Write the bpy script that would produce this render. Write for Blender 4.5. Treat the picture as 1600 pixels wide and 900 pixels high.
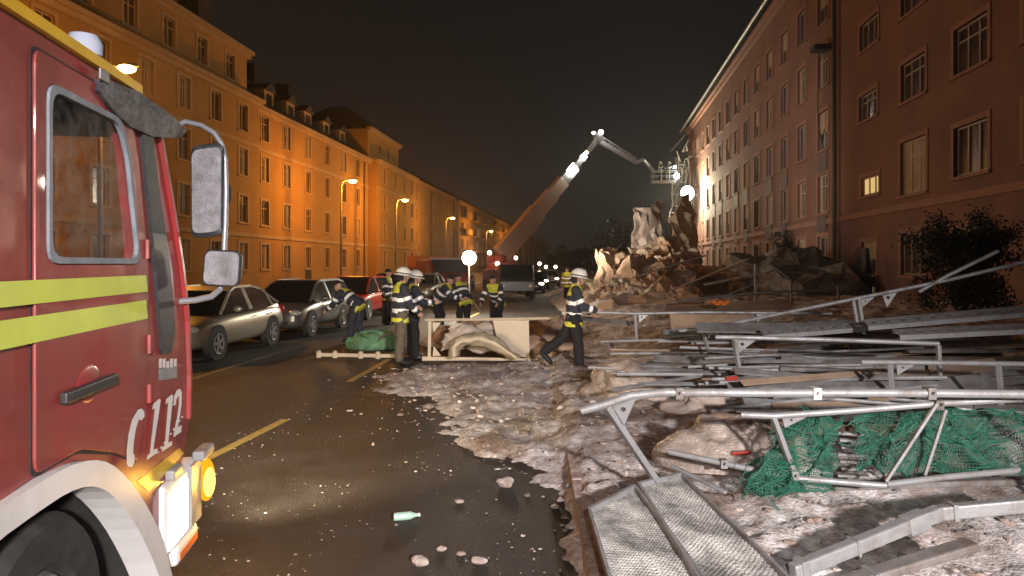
import bpy, bmesh, math, random
from mathutils import Vector, Matrix, Euler, noise
R = math.radians
random.seed(7)
scene = bpy.context.scene
for o in list(bpy.data.objects):
    bpy.data.objects.remove(o)
C = scene.collection

# ------------------------------------------------------------------ camera, sky, exposure
F, CX, HY, CAMH = 1100.0, 800.0, 412.0, 1.95      # focal length, principal column, horizon row, eye height
cam = bpy.data.cameras.new('camera')
cam_o = bpy.data.objects.new('camera', cam)
C.objects.link(cam_o)
cam_o.location = (0, 0, CAMH)
cam_o.rotation_euler = (R(90), 0, 0)
cam.sensor_width = 36
cam.lens = F * 36 / 1600
cam.shift_y = -(450 - HY) / 1600
cam.clip_start = 0.05
cam.clip_end = 3000
scene.camera = cam_o

world = bpy.data.worlds.new('World')
scene.world = world
world.use_nodes = True
wn, wl = world.node_tree.nodes, world.node_tree.links
bg = wn['Background']
sky = wn.new('ShaderNodeTexSky')
sky.sky_type = 'NISHITA'
sky.sun_disc = False
sky.sun_elevation = R(-4)
sky.sun_rotation = R(200)
bg.inputs[1].default_value = 0.02
wl.new(sky.outputs[0], bg.inputs[0])
tc = wn.new('ShaderNodeTexCoord')
sep = wn.new('ShaderNodeSeparateXYZ')
ramp = wn.new('ShaderNodeValToRGB')
ramp.color_ramp.elements[0].position = 0.0
ramp.color_ramp.elements[0].color = (0.0140, 0.0122, 0.0116, 1)   # town glow low over the roofs
ramp.color_ramp.elements[1].position = 0.30
ramp.color_ramp.elements[1].color = (0.0098, 0.0082, 0.0070, 1)
bg2 = wn.new('ShaderNodeBackground')
add = wn.new('ShaderNodeAddShader')
wl.new(tc.outputs['Generated'], sep.inputs[0])
wl.new(sep.outputs[2], ramp.inputs[0])
wl.new(ramp.outputs[0], bg2.inputs[0])
wl.new(bg.outputs[0], add.inputs[0])
wl.new(bg2.outputs[0], add.inputs[1])
wl.new(add.outputs[0], wn['World Output'].inputs[0])

vs = scene.view_settings
vs.view_transform = 'Standard'
vs.look = 'None'
vs.exposure = 0.0
vs.gamma = 1.0
vs.use_curve_mapping = False
cy = scene.cycles
cy.use_denoising = True
cy.max_bounces = 6
cy.diffuse_bounces = 3
cy.glossy_bounces = 3
cy.transparent_max_bounces = 12
cy.sample_clamp_indirect = 4.0


def lamp(name, kind, loc, power, color, target=None, size=0.1, spot=90, blend=0.6):
    d = bpy.data.lights.new(name, kind)
    d.energy = power
    d.color = color
    if kind == 'AREA':
        d.size = size
    else:
        d.shadow_soft_size = size
    if kind == 'SPOT':
        d.spot_size = R(spot)
        d.spot_blend = blend
    o = bpy.data.objects.new(name, d)
    C.objects.link(o)
    o.location = loc
    if target is not None:
        o.rotation_euler = (Vector(target) - Vector(loc)).to_track_quat('-Z', 'Y').to_euler()
    return o


# the photographer's own light from beside the camera and an added, unseen fill light behind it
lamp('camera_flash', 'SPOT', (0.35, -0.25, 2.35), 330, (1.0, 0.94, 0.92), (0.9, 8, 0.2), 0.06, 100, 0.8)
lamp('rear_fill_light', 'SPOT', (3.2, -7.0, 4.2), 11500, (1.0, 0.90, 0.86), (0.5, 4.6, 0.2), 0.25, 52, 0.9)


def P(px, py, Y):
    """a point of the place that stands Y metres in front of the camera"""
    return Vector(((px - CX) / F * Y, Y, CAMH - (py - HY) / F * Y))


def G(px, py, z=0.0):
    Y = (CAMH - z) * F / (py - HY)
    return Vector(((px - CX) / F * Y, Y, z))


# ------------------------------------------------------------------ materials
def mat(name, col, rough=0.6, metal=0.0, col2=None, scale=4.0, contrast=(0.35, 0.65), bump=0.0, bscale=30.0,
        rough2=None, emit=None, estr=0.0, detail=6.0, spec=0.5, coat=0.0, bdist=0.02):
    m = bpy.data.materials.new(name)
    m.use_nodes = True
    n, l = m.node_tree.nodes, m.node_tree.links
    b = n['Principled BSDF']
    b.inputs['Base Color'].default_value = (*col, 1)
    b.inputs['Roughness'].default_value = rough
    b.inputs['Metallic'].default_value = metal
    b.inputs['Specular IOR Level'].default_value = spec
    b.inputs['Coat Weight'].default_value = coat
    if emit:
        b.inputs['Emission Color'].default_value = (*emit, 1)
        b.inputs['Emission Strength'].default_value = estr
    t = n.new('ShaderNodeTexCoord')
    if col2 is not None:
        nz = n.new('ShaderNodeTexNoise')
        nz.inputs['Scale'].default_value = scale
        nz.inputs['Detail'].default_value = detail
        nz.inputs['Roughness'].default_value = 0.65
        l.new(t.outputs['Object'], nz.inputs['Vector'])
        r = n.new('ShaderNodeValToRGB')
        r.color_ramp.elements[0].position = contrast[0]
        r.color_ramp.elements[1].position = contrast[1]
        r.color_ramp.elements[0].color = (*col, 1)
        r.color_ramp.elements[1].color = (*col2, 1)
        l.new(nz.outputs[0], r.inputs[0])
        l.new(r.outputs[0], b.inputs['Base Color'])
        if rough2 is not None:
            mr = n.new('ShaderNodeMapRange')
            mr.inputs['From Min'].default_value = contrast[0]
            mr.inputs['From Max'].default_value = contrast[1]
            mr.inputs['To Min'].default_value = rough
            mr.inputs['To Max'].default_value = rough2
            l.new(nz.outputs[0], mr.inputs[0])
            l.new(mr.outputs[0], b.inputs['Roughness'])
    if bump:
        bz = n.new('ShaderNodeTexNoise')
        bz.inputs['Scale'].default_value = bscale
        bz.inputs['Detail'].default_value = 5
        l.new(t.outputs['Object'], bz.inputs['Vector'])
        bp = n.new('ShaderNodeBump')
        bp.inputs['Strength'].default_value = bump
        bp.inputs['Distance'].default_value = bdist
        l.new(bz.outputs[0], bp.inputs['Height'])
        l.new(bp.outputs[0], b.inputs['Normal'])
    return m


def glow(name, col, strength):
    m = bpy.data.materials.new(name)
    m.use_nodes = True
    n, l = m.node_tree.nodes, m.node_tree.links
    n.remove(n['Principled BSDF'])
    e = n.new('ShaderNodeEmission')
    e.inputs[0].default_value = (*col, 1)
    e.inputs[1].default_value = strength
    l.new(e.outputs[0], n['Material Output'].inputs[0])
    return m


def glassy(name, tint, clear=0.6, rough=0.08, dirt=None):
    """a thin pane: part clear, part dull coat, part gloss"""
    m = bpy.data.materials.new(name)
    m.use_nodes = True
    n, l = m.node_tree.nodes, m.node_tree.links
    b = n['Principled BSDF']
    b.inputs['Base Color'].default_value = (*tint, 1)
    b.inputs['Roughness'].default_value = rough
    b.inputs['Specular IOR Level'].default_value = 0.15
    tr = n.new('ShaderNodeBsdfTransparent')
    mx = n.new('ShaderNodeMixShader')
    mx.inputs[0].default_value = clear
    l.new(b.outputs[0], mx.inputs[1])
    l.new(tr.outputs[0], mx.inputs[2])
    l.new(mx.outputs[0], n['Material Output'].inputs[0])
    if dirt:
        t = n.new('ShaderNodeTexCoord')
        nz = n.new('ShaderNodeTexNoise')
        nz.inputs['Scale'].default_value = dirt
        nz.inputs['Detail'].default_value = 8
        nz.inputs['Roughness'].default_value = 0.7
        l.new(t.outputs['Object'], nz.inputs['Vector'])
        mr = n.new('ShaderNodeMapRange')
        mr.inputs['From Min'].default_value = 0.35
        mr.inputs['From Max'].default_value = 0.7
        mr.inputs['To Min'].default_value = min(1, clear + 0.2)
        mr.inputs['To Max'].default_value = max(0, clear - 0.35)
        l.new(nz.outputs[0], mr.inputs[0])
        l.new(mr.outputs[0], mx.inputs[0])
    return m


M = {}
M['asphalt'] = mat('asphalt', (0.020, 0.018, 0.017), 0.5, col2=(0.080, 0.066, 0.056), scale=2.2, contrast=(0.33, 0.72), bump=1.0, bscale=70, rough2=0.75, detail=15, bdist=0.03)
M['paving'] = mat('paving', (0.10, 0.09, 0.08), 0.7, col2=(0.2, 0.17, 0.15), scale=2, bump=0.3, bscale=12)
M['kerbstone'] = mat('kerbstone', (0.28, 0.17, 0.14), 0.8, col2=(0.72, 0.62, 0.58), scale=7, bump=0.8, bscale=14)
M['line'] = mat('line_paint', (0.62, 0.46, 0.14), 0.6, col2=(0.40, 0.28, 0.09), scale=9)
M['line_white'] = mat('line_paint_worn', (0.30, 0.26, 0.2), 0.6, col2=(0.07, 0.06, 0.05), scale=5)
M['ochre'] = mat('ochre_plaster', (0.37, 0.205, 0.065), 0.85, col2=(0.27, 0.145, 0.05), scale=0.4, bump=0.15, bscale=8, contrast=(0.3, 0.72), detail=10)
M['sand'] = mat('sand_plaster', (0.36, 0.25, 0.13), 0.85, col2=(0.27, 0.18, 0.10), scale=0.4, detail=10)
M['trim'] = mat('pale_trim', (0.42, 0.28, 0.155), 0.8, col2=(0.33, 0.22, 0.125), scale=1)
M['roof'] = mat('dark_roof', (0.035, 0.03, 0.03), 0.8, col2=(0.05, 0.04, 0.04), scale=3)
M['brick_dark'] = mat('sooty_masonry', (0.05, 0.04, 0.035), 0.9)
M['pane'] = mat('dark_pane', (0.035, 0.026, 0.020), 0.2, col2=(0.10, 0.065, 0.045), scale=0.5)
M['curtain'] = mat('curtain_cloth', (0.42, 0.33, 0.24), 0.9, col2=(0.3, 0.23, 0.16), scale=3)
M['lit'] = glow('lit_window', (1.0, 0.66, 0.24), 0.75)
M['sash'] = mat('white_sash', (0.36, 0.32, 0.29), 0.5, col2=(0.22, 0.19, 0.17), scale=0.4)
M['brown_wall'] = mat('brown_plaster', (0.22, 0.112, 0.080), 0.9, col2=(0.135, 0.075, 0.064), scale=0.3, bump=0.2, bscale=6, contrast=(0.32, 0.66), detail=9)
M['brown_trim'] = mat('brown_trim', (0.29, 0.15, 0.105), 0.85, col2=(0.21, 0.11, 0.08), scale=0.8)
M['dark_panel'] = mat('dark_brown_panel', (0.07, 0.055, 0.05), 0.8, col2=(0.11, 0.08, 0.07), scale=1)
M['pipe'] = mat('drain_pipe_metal', (0.05, 0.04, 0.035), 0.5)
M['post'] = mat('lamp_post_metal', (0.16, 0.14, 0.12), 0.5)
M['sodium'] = glow('sodium_lamp', (1.0, 0.48, 0.10), 60)
M['white_lamp'] = glow('white_lamp', (1.0, 0.93, 0.80), 60)
M['cool_lamp'] = glow('cool_lamp', (0.96, 1.0, 0.93), 40)
M['red_lamp'] = glow('red_lamp', (1.0, 0.06, 0.02), 5)
M['amber_lamp'] = glow('amber_lamp', (1.0, 0.33, 0.01), 1.6)
M['headlamp'] = glow('head_lamp', (1.0, 0.92, 0.82), 3.0)
M['far_head'] = glow('far_head_lamp', (1.0, 0.80, 0.55), 22)
M['amber_core'] = glow('amber_core', (1.0, 0.62, 0.10), 3.2)
M['far_amber'] = glow('far_amber', (1.0, 0.45, 0.1), 6)
M['red'] = mat('fire_red', (0.29, 0.034, 0.036), 0.30, col2=(0.15, 0.045, 0.036), scale=1.9, contrast=(0.42, 0.78), coat=0.25, rough2=0.75, detail=14, bump=0.06, bscale=3)
M['red_dull'] = mat('dull_red', (0.25, 0.03, 0.02), 0.5)
M['lime'] = mat('lime_film', (0.62, 0.72, 0.10), 0.35, col2=(0.52, 0.60, 0.10), scale=3)
M['yellow'] = mat('yellow_film', (0.80, 0.50, 0.03), 0.35, col2=(0.66, 0.4, 0.04), scale=4)
M['white'] = mat('white_paint', (0.74, 0.74, 0.74), 0.4, col2=(0.55, 0.53, 0.52), scale=3, contrast=(0.45, 0.8))
M['black'] = mat('black_plastic', (0.022, 0.023, 0.026), 0.5, col2=(0.07, 0.07, 0.075), scale=20, contrast=(0.5, 0.85))
M['visor'] = mat('grey_visor', (0.035, 0.035, 0.042), 0.45, col2=(0.19, 0.19, 0.22), scale=9, contrast=(0.42, 0.8), bump=0.3, bscale=40)
M['rubber'] = mat('rubber', (0.016, 0.016, 0.017), 0.8, col2=(0.04, 0.038, 0.036), scale=8)
M['seal'] = mat('grey_seal', (0.16, 0.18, 0.21), 0.55, col2=(0.24, 0.27, 0.31), scale=6)
M['greypl'] = mat('grey_plastic', (0.20, 0.21, 0.22), 0.5, col2=(0.3, 0.3, 0.3), scale=7)
M['arm'] = mat('mirror_arm_metal', (0.28, 0.29, 0.32), 0.4, metal=0.4)
M['frost'] = mat('frosted_mirror', (0.17, 0.165, 0.175), 0.35, metal=0.3, col2=(0.34, 0.34, 0.365), scale=11, contrast=(0.35, 0.75), bump=0.25, bscale=120, rough2=0.6, detail=12)
M['glass_cab'] = glassy('cab_glass', (0.10, 0.085, 0.08), 0.82, 0.35, 7)
M['dark_in'] = mat('dark_interior', (0.03, 0.026, 0.026), 0.8)
M['seat_cloth'] = mat('seat_cloth', (0.09, 0.06, 0.05), 0.9)
M['rim'] = mat('wheel_rim', (0.35, 0.34, 0.33), 0.4, metal=0.5, col2=(0.2, 0.19, 0.18), scale=9)
M['steel'] = mat('galvanised_steel', (0.36, 0.37, 0.385), 0.45, metal=0.3, col2=(0.20, 0.165, 0.145), scale=6, contrast=(0.46, 0.74), bump=0.15, bscale=40, rough2=0.75, detail=12)
M['steel_dirty'] = mat('dirty_steel', (0.30, 0.29, 0.29), 0.6, metal=0.2, col2=(0.15, 0.125, 0.11), scale=4, rough2=0.8)
M['plank'] = mat('grey_board', (0.30, 0.30, 0.31), 0.7, col2=(0.16, 0.14, 0.13), scale=3, bump=0.2, bscale=25)
M['plank_tan'] = mat('tan_board', (0.38, 0.28, 0.21), 0.8, col2=(0.26, 0.18, 0.13), scale=2.5)
M['deck'] = mat('frosted_deck', (0.15, 0.145, 0.135), 0.6, col2=(0.60, 0.58, 0.56), scale=2.4, contrast=(0.40, 0.62), bump=0.8, bscale=60, detail=12)
M['plastic'] = glassy('milky_plastic_sheet', (0.50, 0.42, 0.37), 0.30, 0.22, 5)
_b = M['plastic'].node_tree.nodes['Principled BSDF']
_b.inputs['Specular IOR Level'].default_value = 0.6
_t = M['plastic'].node_tree.nodes.new('ShaderNodeTexNoise')
_t.inputs['Scale'].default_value = 14
_t.inputs['Distortion'].default_value = 2.0
_p = M['plastic'].node_tree.nodes.new('ShaderNodeBump')
_p.inputs['Strength'].default_value = 0.7
_p.inputs['Distance'].default_value = 0.03
M['plastic'].node_tree.links.new(_t.outputs[0], _p.inputs['Height'])
M['plastic'].node_tree.links.new(_p.outputs[0], _b.inputs['Normal'])
M['plastic_cream'] = mat('cream_sheet', (0.62, 0.53, 0.40), 0.5, col2=(0.52, 0.43, 0.32), scale=2)
M['tarp_tan'] = mat('tan_tarpaulin', (0.58, 0.43, 0.31), 0.75, col2=(0.38, 0.25, 0.17), scale=1.2, bump=0.2, bscale=5)
M['tarp_pale'] = mat('pale_tarpaulin', (0.58, 0.50, 0.45), 0.6, col2=(0.42, 0.35, 0.31), scale=0.9)
M['tarp_rust'] = mat('rust_tarpaulin', (0.52, 0.34, 0.23), 0.8, col2=(0.32, 0.19, 0.125), scale=1)
M['net'] = mat('green_net', (0.012, 0.10, 0.064), 0.6, col2=(0.035, 0.175, 0.115), scale=8)
M['tarp_green'] = mat('green_tarpaulin', (0.10, 0.24, 0.13), 0.6, col2=(0.16, 0.33, 0.19), scale=3)
M['navy'] = mat('navy_cloth', (0.022, 0.026, 0.040), 0.85, col2=(0.035, 0.038, 0.055), scale=14)
M['hivis'] = mat('hi_vis_lime', (0.66, 0.66, 0.07), 0.8)
M['hivis_dull'] = mat('dull_hi_vis', (0.24, 0.20, 0.02), 0.9)
M['reflect'] = mat('reflective_tape', (0.95, 0.95, 0.95), 0.35, spec=1.0)
M['tan_cloth'] = mat('khaki_cloth', (0.14, 0.12, 0.09), 0.9, col2=(0.10, 0.085, 0.065), scale=12)
M['black_cloth'] = mat('black_cloth', (0.014, 0.013, 0.015), 0.9)
M['skin'] = mat('skin', (0.50, 0.29, 0.21), 0.6)
M['helmet'] = mat('white_helmet', (0.78, 0.76, 0.72), 0.3)
M['boot'] = mat('boot_leather', (0.015, 0.014, 0.014), 0.5)
M['leaf'] = mat('dark_leaf', (0.012, 0.016, 0.010), 0.7, col2=(0.03, 0.03, 0.018), scale=6)
M['bark'] = mat('bark', (0.05, 0.035, 0.028), 0.9)
M['tail'] = mat('tail_lens', (0.35, 0.02, 0.02), 0.25)
M['lens'] = mat('clear_lens', (0.6, 0.58, 0.52), 0.12, metal=0.4)
M['carglass'] = mat('car_glass', (0.012, 0.011, 0.011), 0.08)
M['orange'] = mat('orange_plastic', (0.62, 0.17, 0.03), 0.6)
M['bottle'] = mat('pale_green_plastic', (0.40, 0.62, 0.52), 0.3)
M['bluecap'] = mat('blue_glass', (0.45, 0.5, 0.62), 0.15, coat=0.5)


# ------------------------------------------------------------------ mesh building
class MB:
    def __init__(self):
        self.v, self.f, self.m, self.X = [], [], [], None

    def add(self, verts, faces, mi=0):
        b = len(self.v)
        self.v += [(self.X @ Vector(v) if self.X else Vector(v)) for v in verts]
        for f in faces:
            self.f.append(tuple(i + b for i in f))
            self.m.append(mi)
        return self

    def box(self, lo, hi, mi=0, X=None):
        x0, y0, z0 = lo
        x1, y1, z1 = hi
        v = [Vector(p) for p in ((x0, y0, z0), (x1, y0, z0), (x1, y1, z0), (x0, y1, z0), (x0, y0, z1), (x1, y0, z1), (x1, y1, z1), (x0, y1, z1))]
        if X:
            v = [X @ p for p in v]
        return self.add(v, [(0, 3, 2, 1), (4, 5, 6, 7), (0, 1, 5, 4), (1, 2, 6, 5), (2, 3, 7, 6), (3, 0, 4, 7)], mi)

    def bar(self, a, b, w, h, mi=0, up=(0, 0, 1)):
        """a rectangular bar from a to b, w wide and h high"""
        a, b = Vector(a), Vector(b)
        d = (b - a).normalized()
        s = d.cross(Vector(up))
        if s.length < 1e-4:
            s = d.cross(Vector((1, 0, 0)))
        s.normalize()
        u = s.cross(d).normalized()
        s, u = s * w / 2, u * h / 2
        v = [a - s - u, a + s - u, a + s + u, a - s + u, b - s - u, b + s - u, b + s + u, b - s + u]
        return self.add(v, [(0, 1, 2, 3), (7, 6, 5, 4), (0, 4, 5, 1), (1, 5, 6, 2), (2, 6, 7, 3), (3, 7, 4, 0)], mi)

    def tube(self, pts, r, n=8, mi=0, caps=True):
        pts = [Vector(p) for p in pts]
        rs = r if isinstance(r, (list, tuple)) else [r] * len(pts)
        rings = []
        ref = None
        for i, p in enumerate(pts):
            d = (pts[min(i + 1, len(pts) - 1)] - pts[max(i - 1, 0)]).normalized()
            if ref is None:
                ref = d.cross(Vector((0, 0, 1)))
                if ref.length < 1e-3:
                    ref = d.cross(Vector((1, 0, 0)))
            s = (ref - d * ref.dot(d)).normalized()
            ref = s
            t = d.cross(s)
            rings.append([p + (s * math.cos(2 * math.pi * k / n) + t * math.sin(2 * math.pi * k / n)) * rs[i] for k in range(n)])
        return self.loft(rings, mi, caps)

    def loft(self, rings, mi=0, caps=True, closed=True):
        n = len(rings[0])
        v = [p for r in rings for p in r]
        f = []
        for i in range(len(rings) - 1):
            for k in range(n if closed else n - 1):
                a, b = i * n + k, i * n + (k + 1) % n
                f.append((a, b, b + n, a + n))
        if caps and closed:
            f.append(tuple(range(n - 1, -1, -1)))
            f.append(tuple(range((len(rings) - 1) * n, len(rings) * n)))
        return self.add(v, f, mi)

    def lathe(self, prof, c, axis='z', n=20, mi=0, caps=True):
        """prof: (radius, along)"""
        c = Vector(c)
        rings = []
        for r, h in prof:
            ring = []
            for k in range(n):
                a = 2 * math.pi * k / n
                x, y = r * math.cos(a), r * math.sin(a)
                ring.append(c + Vector({'z': (x, y, h), 'x': (h, x, y), 'y': (x, h, -y) if False else (y, h, x)}[axis]))
            rings.append(ring)
        return self.loft(rings, mi, caps)

    def ball(self, c, rad, mi=0, nu=14, nv=9):
        c = Vector(c)
        rx, ry, rz = rad if isinstance(rad, (tuple, list)) else (rad,) * 3
        rings = []
        for j in range(nv + 1):
            t = math.pi * (j + 0.02) / (nv + 0.04) - math.pi / 2
            rings.append([c + Vector((rx * math.cos(t) * math.cos(2 * math.pi * k / nu), ry * math.cos(t) * math.sin(2 * math.pi * k / nu), rz * math.sin(t))) for k in range(nu)])
        return self.loft(rings, mi)

    def prism(self, poly, off, mi=0):
        """a flat polygon pushed along the vector off"""
        poly = [Vector(p) for p in poly]
        off = Vector(off)
        n = len(poly)
        f = [tuple(range(n - 1, -1, -1)), tuple(range(n, 2 * n))]
        f += [(k, (k + 1) % n, n + (k + 1) % n, n + k) for k in range(n)]
        return self.add(poly + [p + off for p in poly], f, mi)

    def sheet(self, fn, nu, nv, mi=0):
        v = [fn(i / nu, j / nv) for j in range(nv + 1) for i in range(nu + 1)]
        f = [(j * (nu + 1) + i, j * (nu + 1) + i + 1, (j + 1) * (nu + 1) + i + 1, (j + 1) * (nu + 1) + i) for j in range(nv) for i in range(nu)]
        return self.add(v, f, mi)

    def build(self, name, mats, parent=None, smooth=False, fix=True, X=None):
        me = bpy.data.meshes.new(name)
        me.from_pydata([tuple(p) for p in self.v], [], self.f)
        for m in (mats if isinstance(mats, (list, tuple)) else [mats]):
            me.materials.append(M[m] if isinstance(m, str) else m)
        me.polygons.foreach_set('material_index', self.m)
        if fix:
            bm = bmesh.new()
            bm.from_mesh(me)
            bmesh.ops.recalc_face_normals(bm, faces=bm.faces)
            bm.to_mesh(me)
            bm.free()
        if smooth:
            me.polygons.foreach_set('use_smooth', [True] * len(me.polygons))
            if smooth != 'all':
                try:
                    me.set_sharp_from_angle(angle=R(40))
                except Exception:
                    pass
        o = bpy.data.objects.new(name, me)
        C.objects.link(o)
        if parent is not None:
            o.parent = parent
        if X is not None:
            o.matrix_local = X
        return o


def tag(o, label=None, cat=None, group=None, kind=None):
    for k, v in (('label', label), ('category', cat), ('group', group), ('kind', kind)):
        if v:
            o[k] = v
    return o


def thing(name, label, cat, loc=(0, 0, 0), rz=0.0, group=None):
    o = bpy.data.objects.new(name, None)
    C.objects.link(o)
    o.location = loc
    o.rotation_euler = (0, 0, rz)
    o.empty_display_size = 0.2
    return tag(o, label, cat, group)


def copy_tree(o, parent=None):
    c = o.copy()
    C.objects.link(c)
    c.parent = parent
    for ch in list(o.children):
        copy_tree(ch, c)
    return c


def bevel(o, w=0.02, seg=2):
    b = o.modifiers.new('bevel', 'BEVEL')
    b.width = w
    b.segments = seg
    b.limit_method = 'ANGLE'
    b.angle_limit = R(35)
    return o


def subsurf(o, n=2):
    s = o.modifiers.new('smooth', 'SUBSURF')
    s.levels = n
    s.render_levels = n
    return o


def holed(outer, holes):
    """triangles of a 2D polygon with holes"""
    bm = bmesh.new()
    es = []
    for loop in [outer] + holes:
        vs_ = [bm.verts.new((p[0], p[1], 0)) for p in loop]
        es += [bm.edges.new((vs_[i], vs_[(i + 1) % len(vs_)])) for i in range(len(vs_))]
    bmesh.ops.triangle_fill(bm, use_beauty=True, use_dissolve=False, edges=es)
    bm.verts.ensure_lookup_table()
    bm.verts.index_update()
    v = [(p.co.x, p.co.y) for p in bm.verts]
    f = [tuple(q.index for q in p.verts) for p in bm.faces]
    bm.free()
    return v, f


def fbm(x, y, z=0.0, o=4):
    return noise.fractal(Vector((x, y, z)), 1.0, 2.0, o)


def sm(a, b, x):
    t = max(0.0, min(1.0, (x - a) / (b - a)))
    return t * t * (3 - 2 * t)


def interp(tab, x):
    if x <= tab[0][0]:
        return tab[0][1]
    for (a, b), (c, d) in zip(tab, tab[1:]):
        if x <= c:
            return b + (d - b) * (x - a) / (c - a)
    return tab[-1][1]

# ------------------------------------------------------------------ ground
def left_front(Y):      # line of the left facades
    return -23.2 + 0.105 * Y


def right_front(Y):     # line of the right facades
    return 11.2 + 0.118 * Y


def kerb_x(Y):
    return 0.43 + 0.03 * (Y - 4) if Y < 12 else 0.67 + 0.09 * (Y - 12)


def park_x(Y):          # kerb behind the parked cars
    return -8.7 + 0.078 * Y


mb = MB()
mb.sheet(lambda u, v: Vector((-900 + 1800 * u, -100 + 2400 * v, 0)), 18, 24)
tag(mb.build('road', 'asphalt'), kind='structure')

ys = [-30, 0, 4, 8, 12, 20, 30, 45, 60, 90, 140, 220, 420]
mb = MB()
for a, b in zip(ys, ys[1:]):
    for y0, y1 in ((a, b),):
        mb.add([(kerb_x(y0) + 0.16, y0, 0.11), (kerb_x(y1) + 0.16, y1, 0.11), (right_front(y1) + 6, y1, 0.11), (right_front(y0) + 6, y0, 0.11)], [(0, 3, 2, 1)])
tag(mb.build('right_pavement', 'paving'), kind='structure')
mb = MB()
for a, b in zip(ys, ys[1:]):
    mb.add([(park_x(a) - 0.16, a, 0.11), (park_x(b) - 0.16, b, 0.11), (left_front(b) - 6, b, 0.11), (left_front(a) - 6, a, 0.11)], [(0, 1, 2, 3)])
tag(mb.build('left_pavement', 'paving'), kind='structure')
mb = MB()
yy = -4.0
while yy < 120:
    L = 1.0 if yy < 30 else 6.0
    for fx, sgn in ((kerb_x, 1), (park_x, -1)):
        x0, x1 = fx(yy), fx(yy + L - 0.012)
        w = 0.16 * sgn
        h = 0.112 + random.uniform(-0.008, 0.008)
        a, b = (x0, yy), (x1, yy + L - 0.012)
        mb.add([(a[0], a[1], -0.05), (a[0] + w, a[1], -0.05), (b[0] + w, b[1], -0.05), (b[0], b[1], -0.05),
                (a[0] + 0.02 * sgn, a[1], h), (a[0] + w, a[1], h), (b[0] + w, b[1], h), (b[0] + 0.02 * sgn, b[1], h)],
               [(0, 1, 2, 3), (4, 7, 6, 5), (0, 4, 5, 1), (1, 5, 6, 2), (2, 6, 7, 3), (3, 7, 4, 0)])
    yy += L
tag(mb.build('kerb', 'kerbstone'), kind='structure')


def stripe(mb, a, b, w, z=0.004):
    a, b = Vector(a), Vector(b)
    d = (b - a).normalized()
    s = Vector((d.y, -d.x)) * w / 2
    mb.add([Vector((p.x, p.y, z)) for p in (a - s, a + s, b + s, b - s)], [(0, 1, 2, 3)])


mb = MB()
stripe(mb, (-3.08, 6.75), (-2.83, 8.8), 0.12)
stripe(mb, (-2.69, 11.6), (-2.5, 14.4), 0.12)
stripe(mb, (-2.2, 18.2), (-1.9, 21.2), 0.12)
stripe(mb, (-1.6, 25), (-1.3, 28), 0.12)
tag(mb.build('road_marking', 'line'), kind='structure')
mb = MB()
stripe(mb, (-5.6, 9.5), (-4.9, 18), 0.1)
tag(mb.build('parking_marking', 'line_white'), kind='structure')

# snow and rubble thrown over the pavement and half the road
EDGE = [(2, 0.36), (4.4, 0.34), (5.9, 0.33), (6.5, 0.05), (6.96, -0.25), (8, -0.73), (9.4, -1.28), (11.1, -2.0), (12.2, -2.6), (13.2, -2.2), (13.9, 0.6), (15, 1.0), (18, 1.2), (24, 2.0), (50, 5.5)]


def rubble_h(X, Y):
    n1 = fbm(X * 0.9, Y * 0.9, 3.1)
    n2 = fbm(X * 4, Y * 4, 7.7, 4)
    n3 = (0.5 - noise.cell(Vector((X * 13, Y * 13, 1.3)))) * 0.0 + noise.noise(Vector((X * 10, Y * 10, 1.3))) * 0.022 + noise.noise(Vector((X * 24, Y * 24, 4.3))) * 0.014
    e = interp(EDGE, Y) + 0.45 * fbm(X * 0.7 + 9, Y * 0.7, 0.2)
    m = sm(-0.4, 0.6, X - e)
    base = 0.115 * sm(kerb_x(Y) - 0.12, kerb_x(Y) + 0.2, X)
    heap = 0.30 * sm(1.4, 3.5, X) * sm(5.2, 7.5, Y) + 0.25 * sm(1.5, 4, X) * sm(9, 16, Y)
    edge_fade = -0.09 * (1 - m)
    return base * m + heap + edge_fade + m * (0.05 + 0.05 * n1 + 0.045 * n2 + n3) + (1 - m) * 0.10 * max(0, n2 - 0.25)


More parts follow.
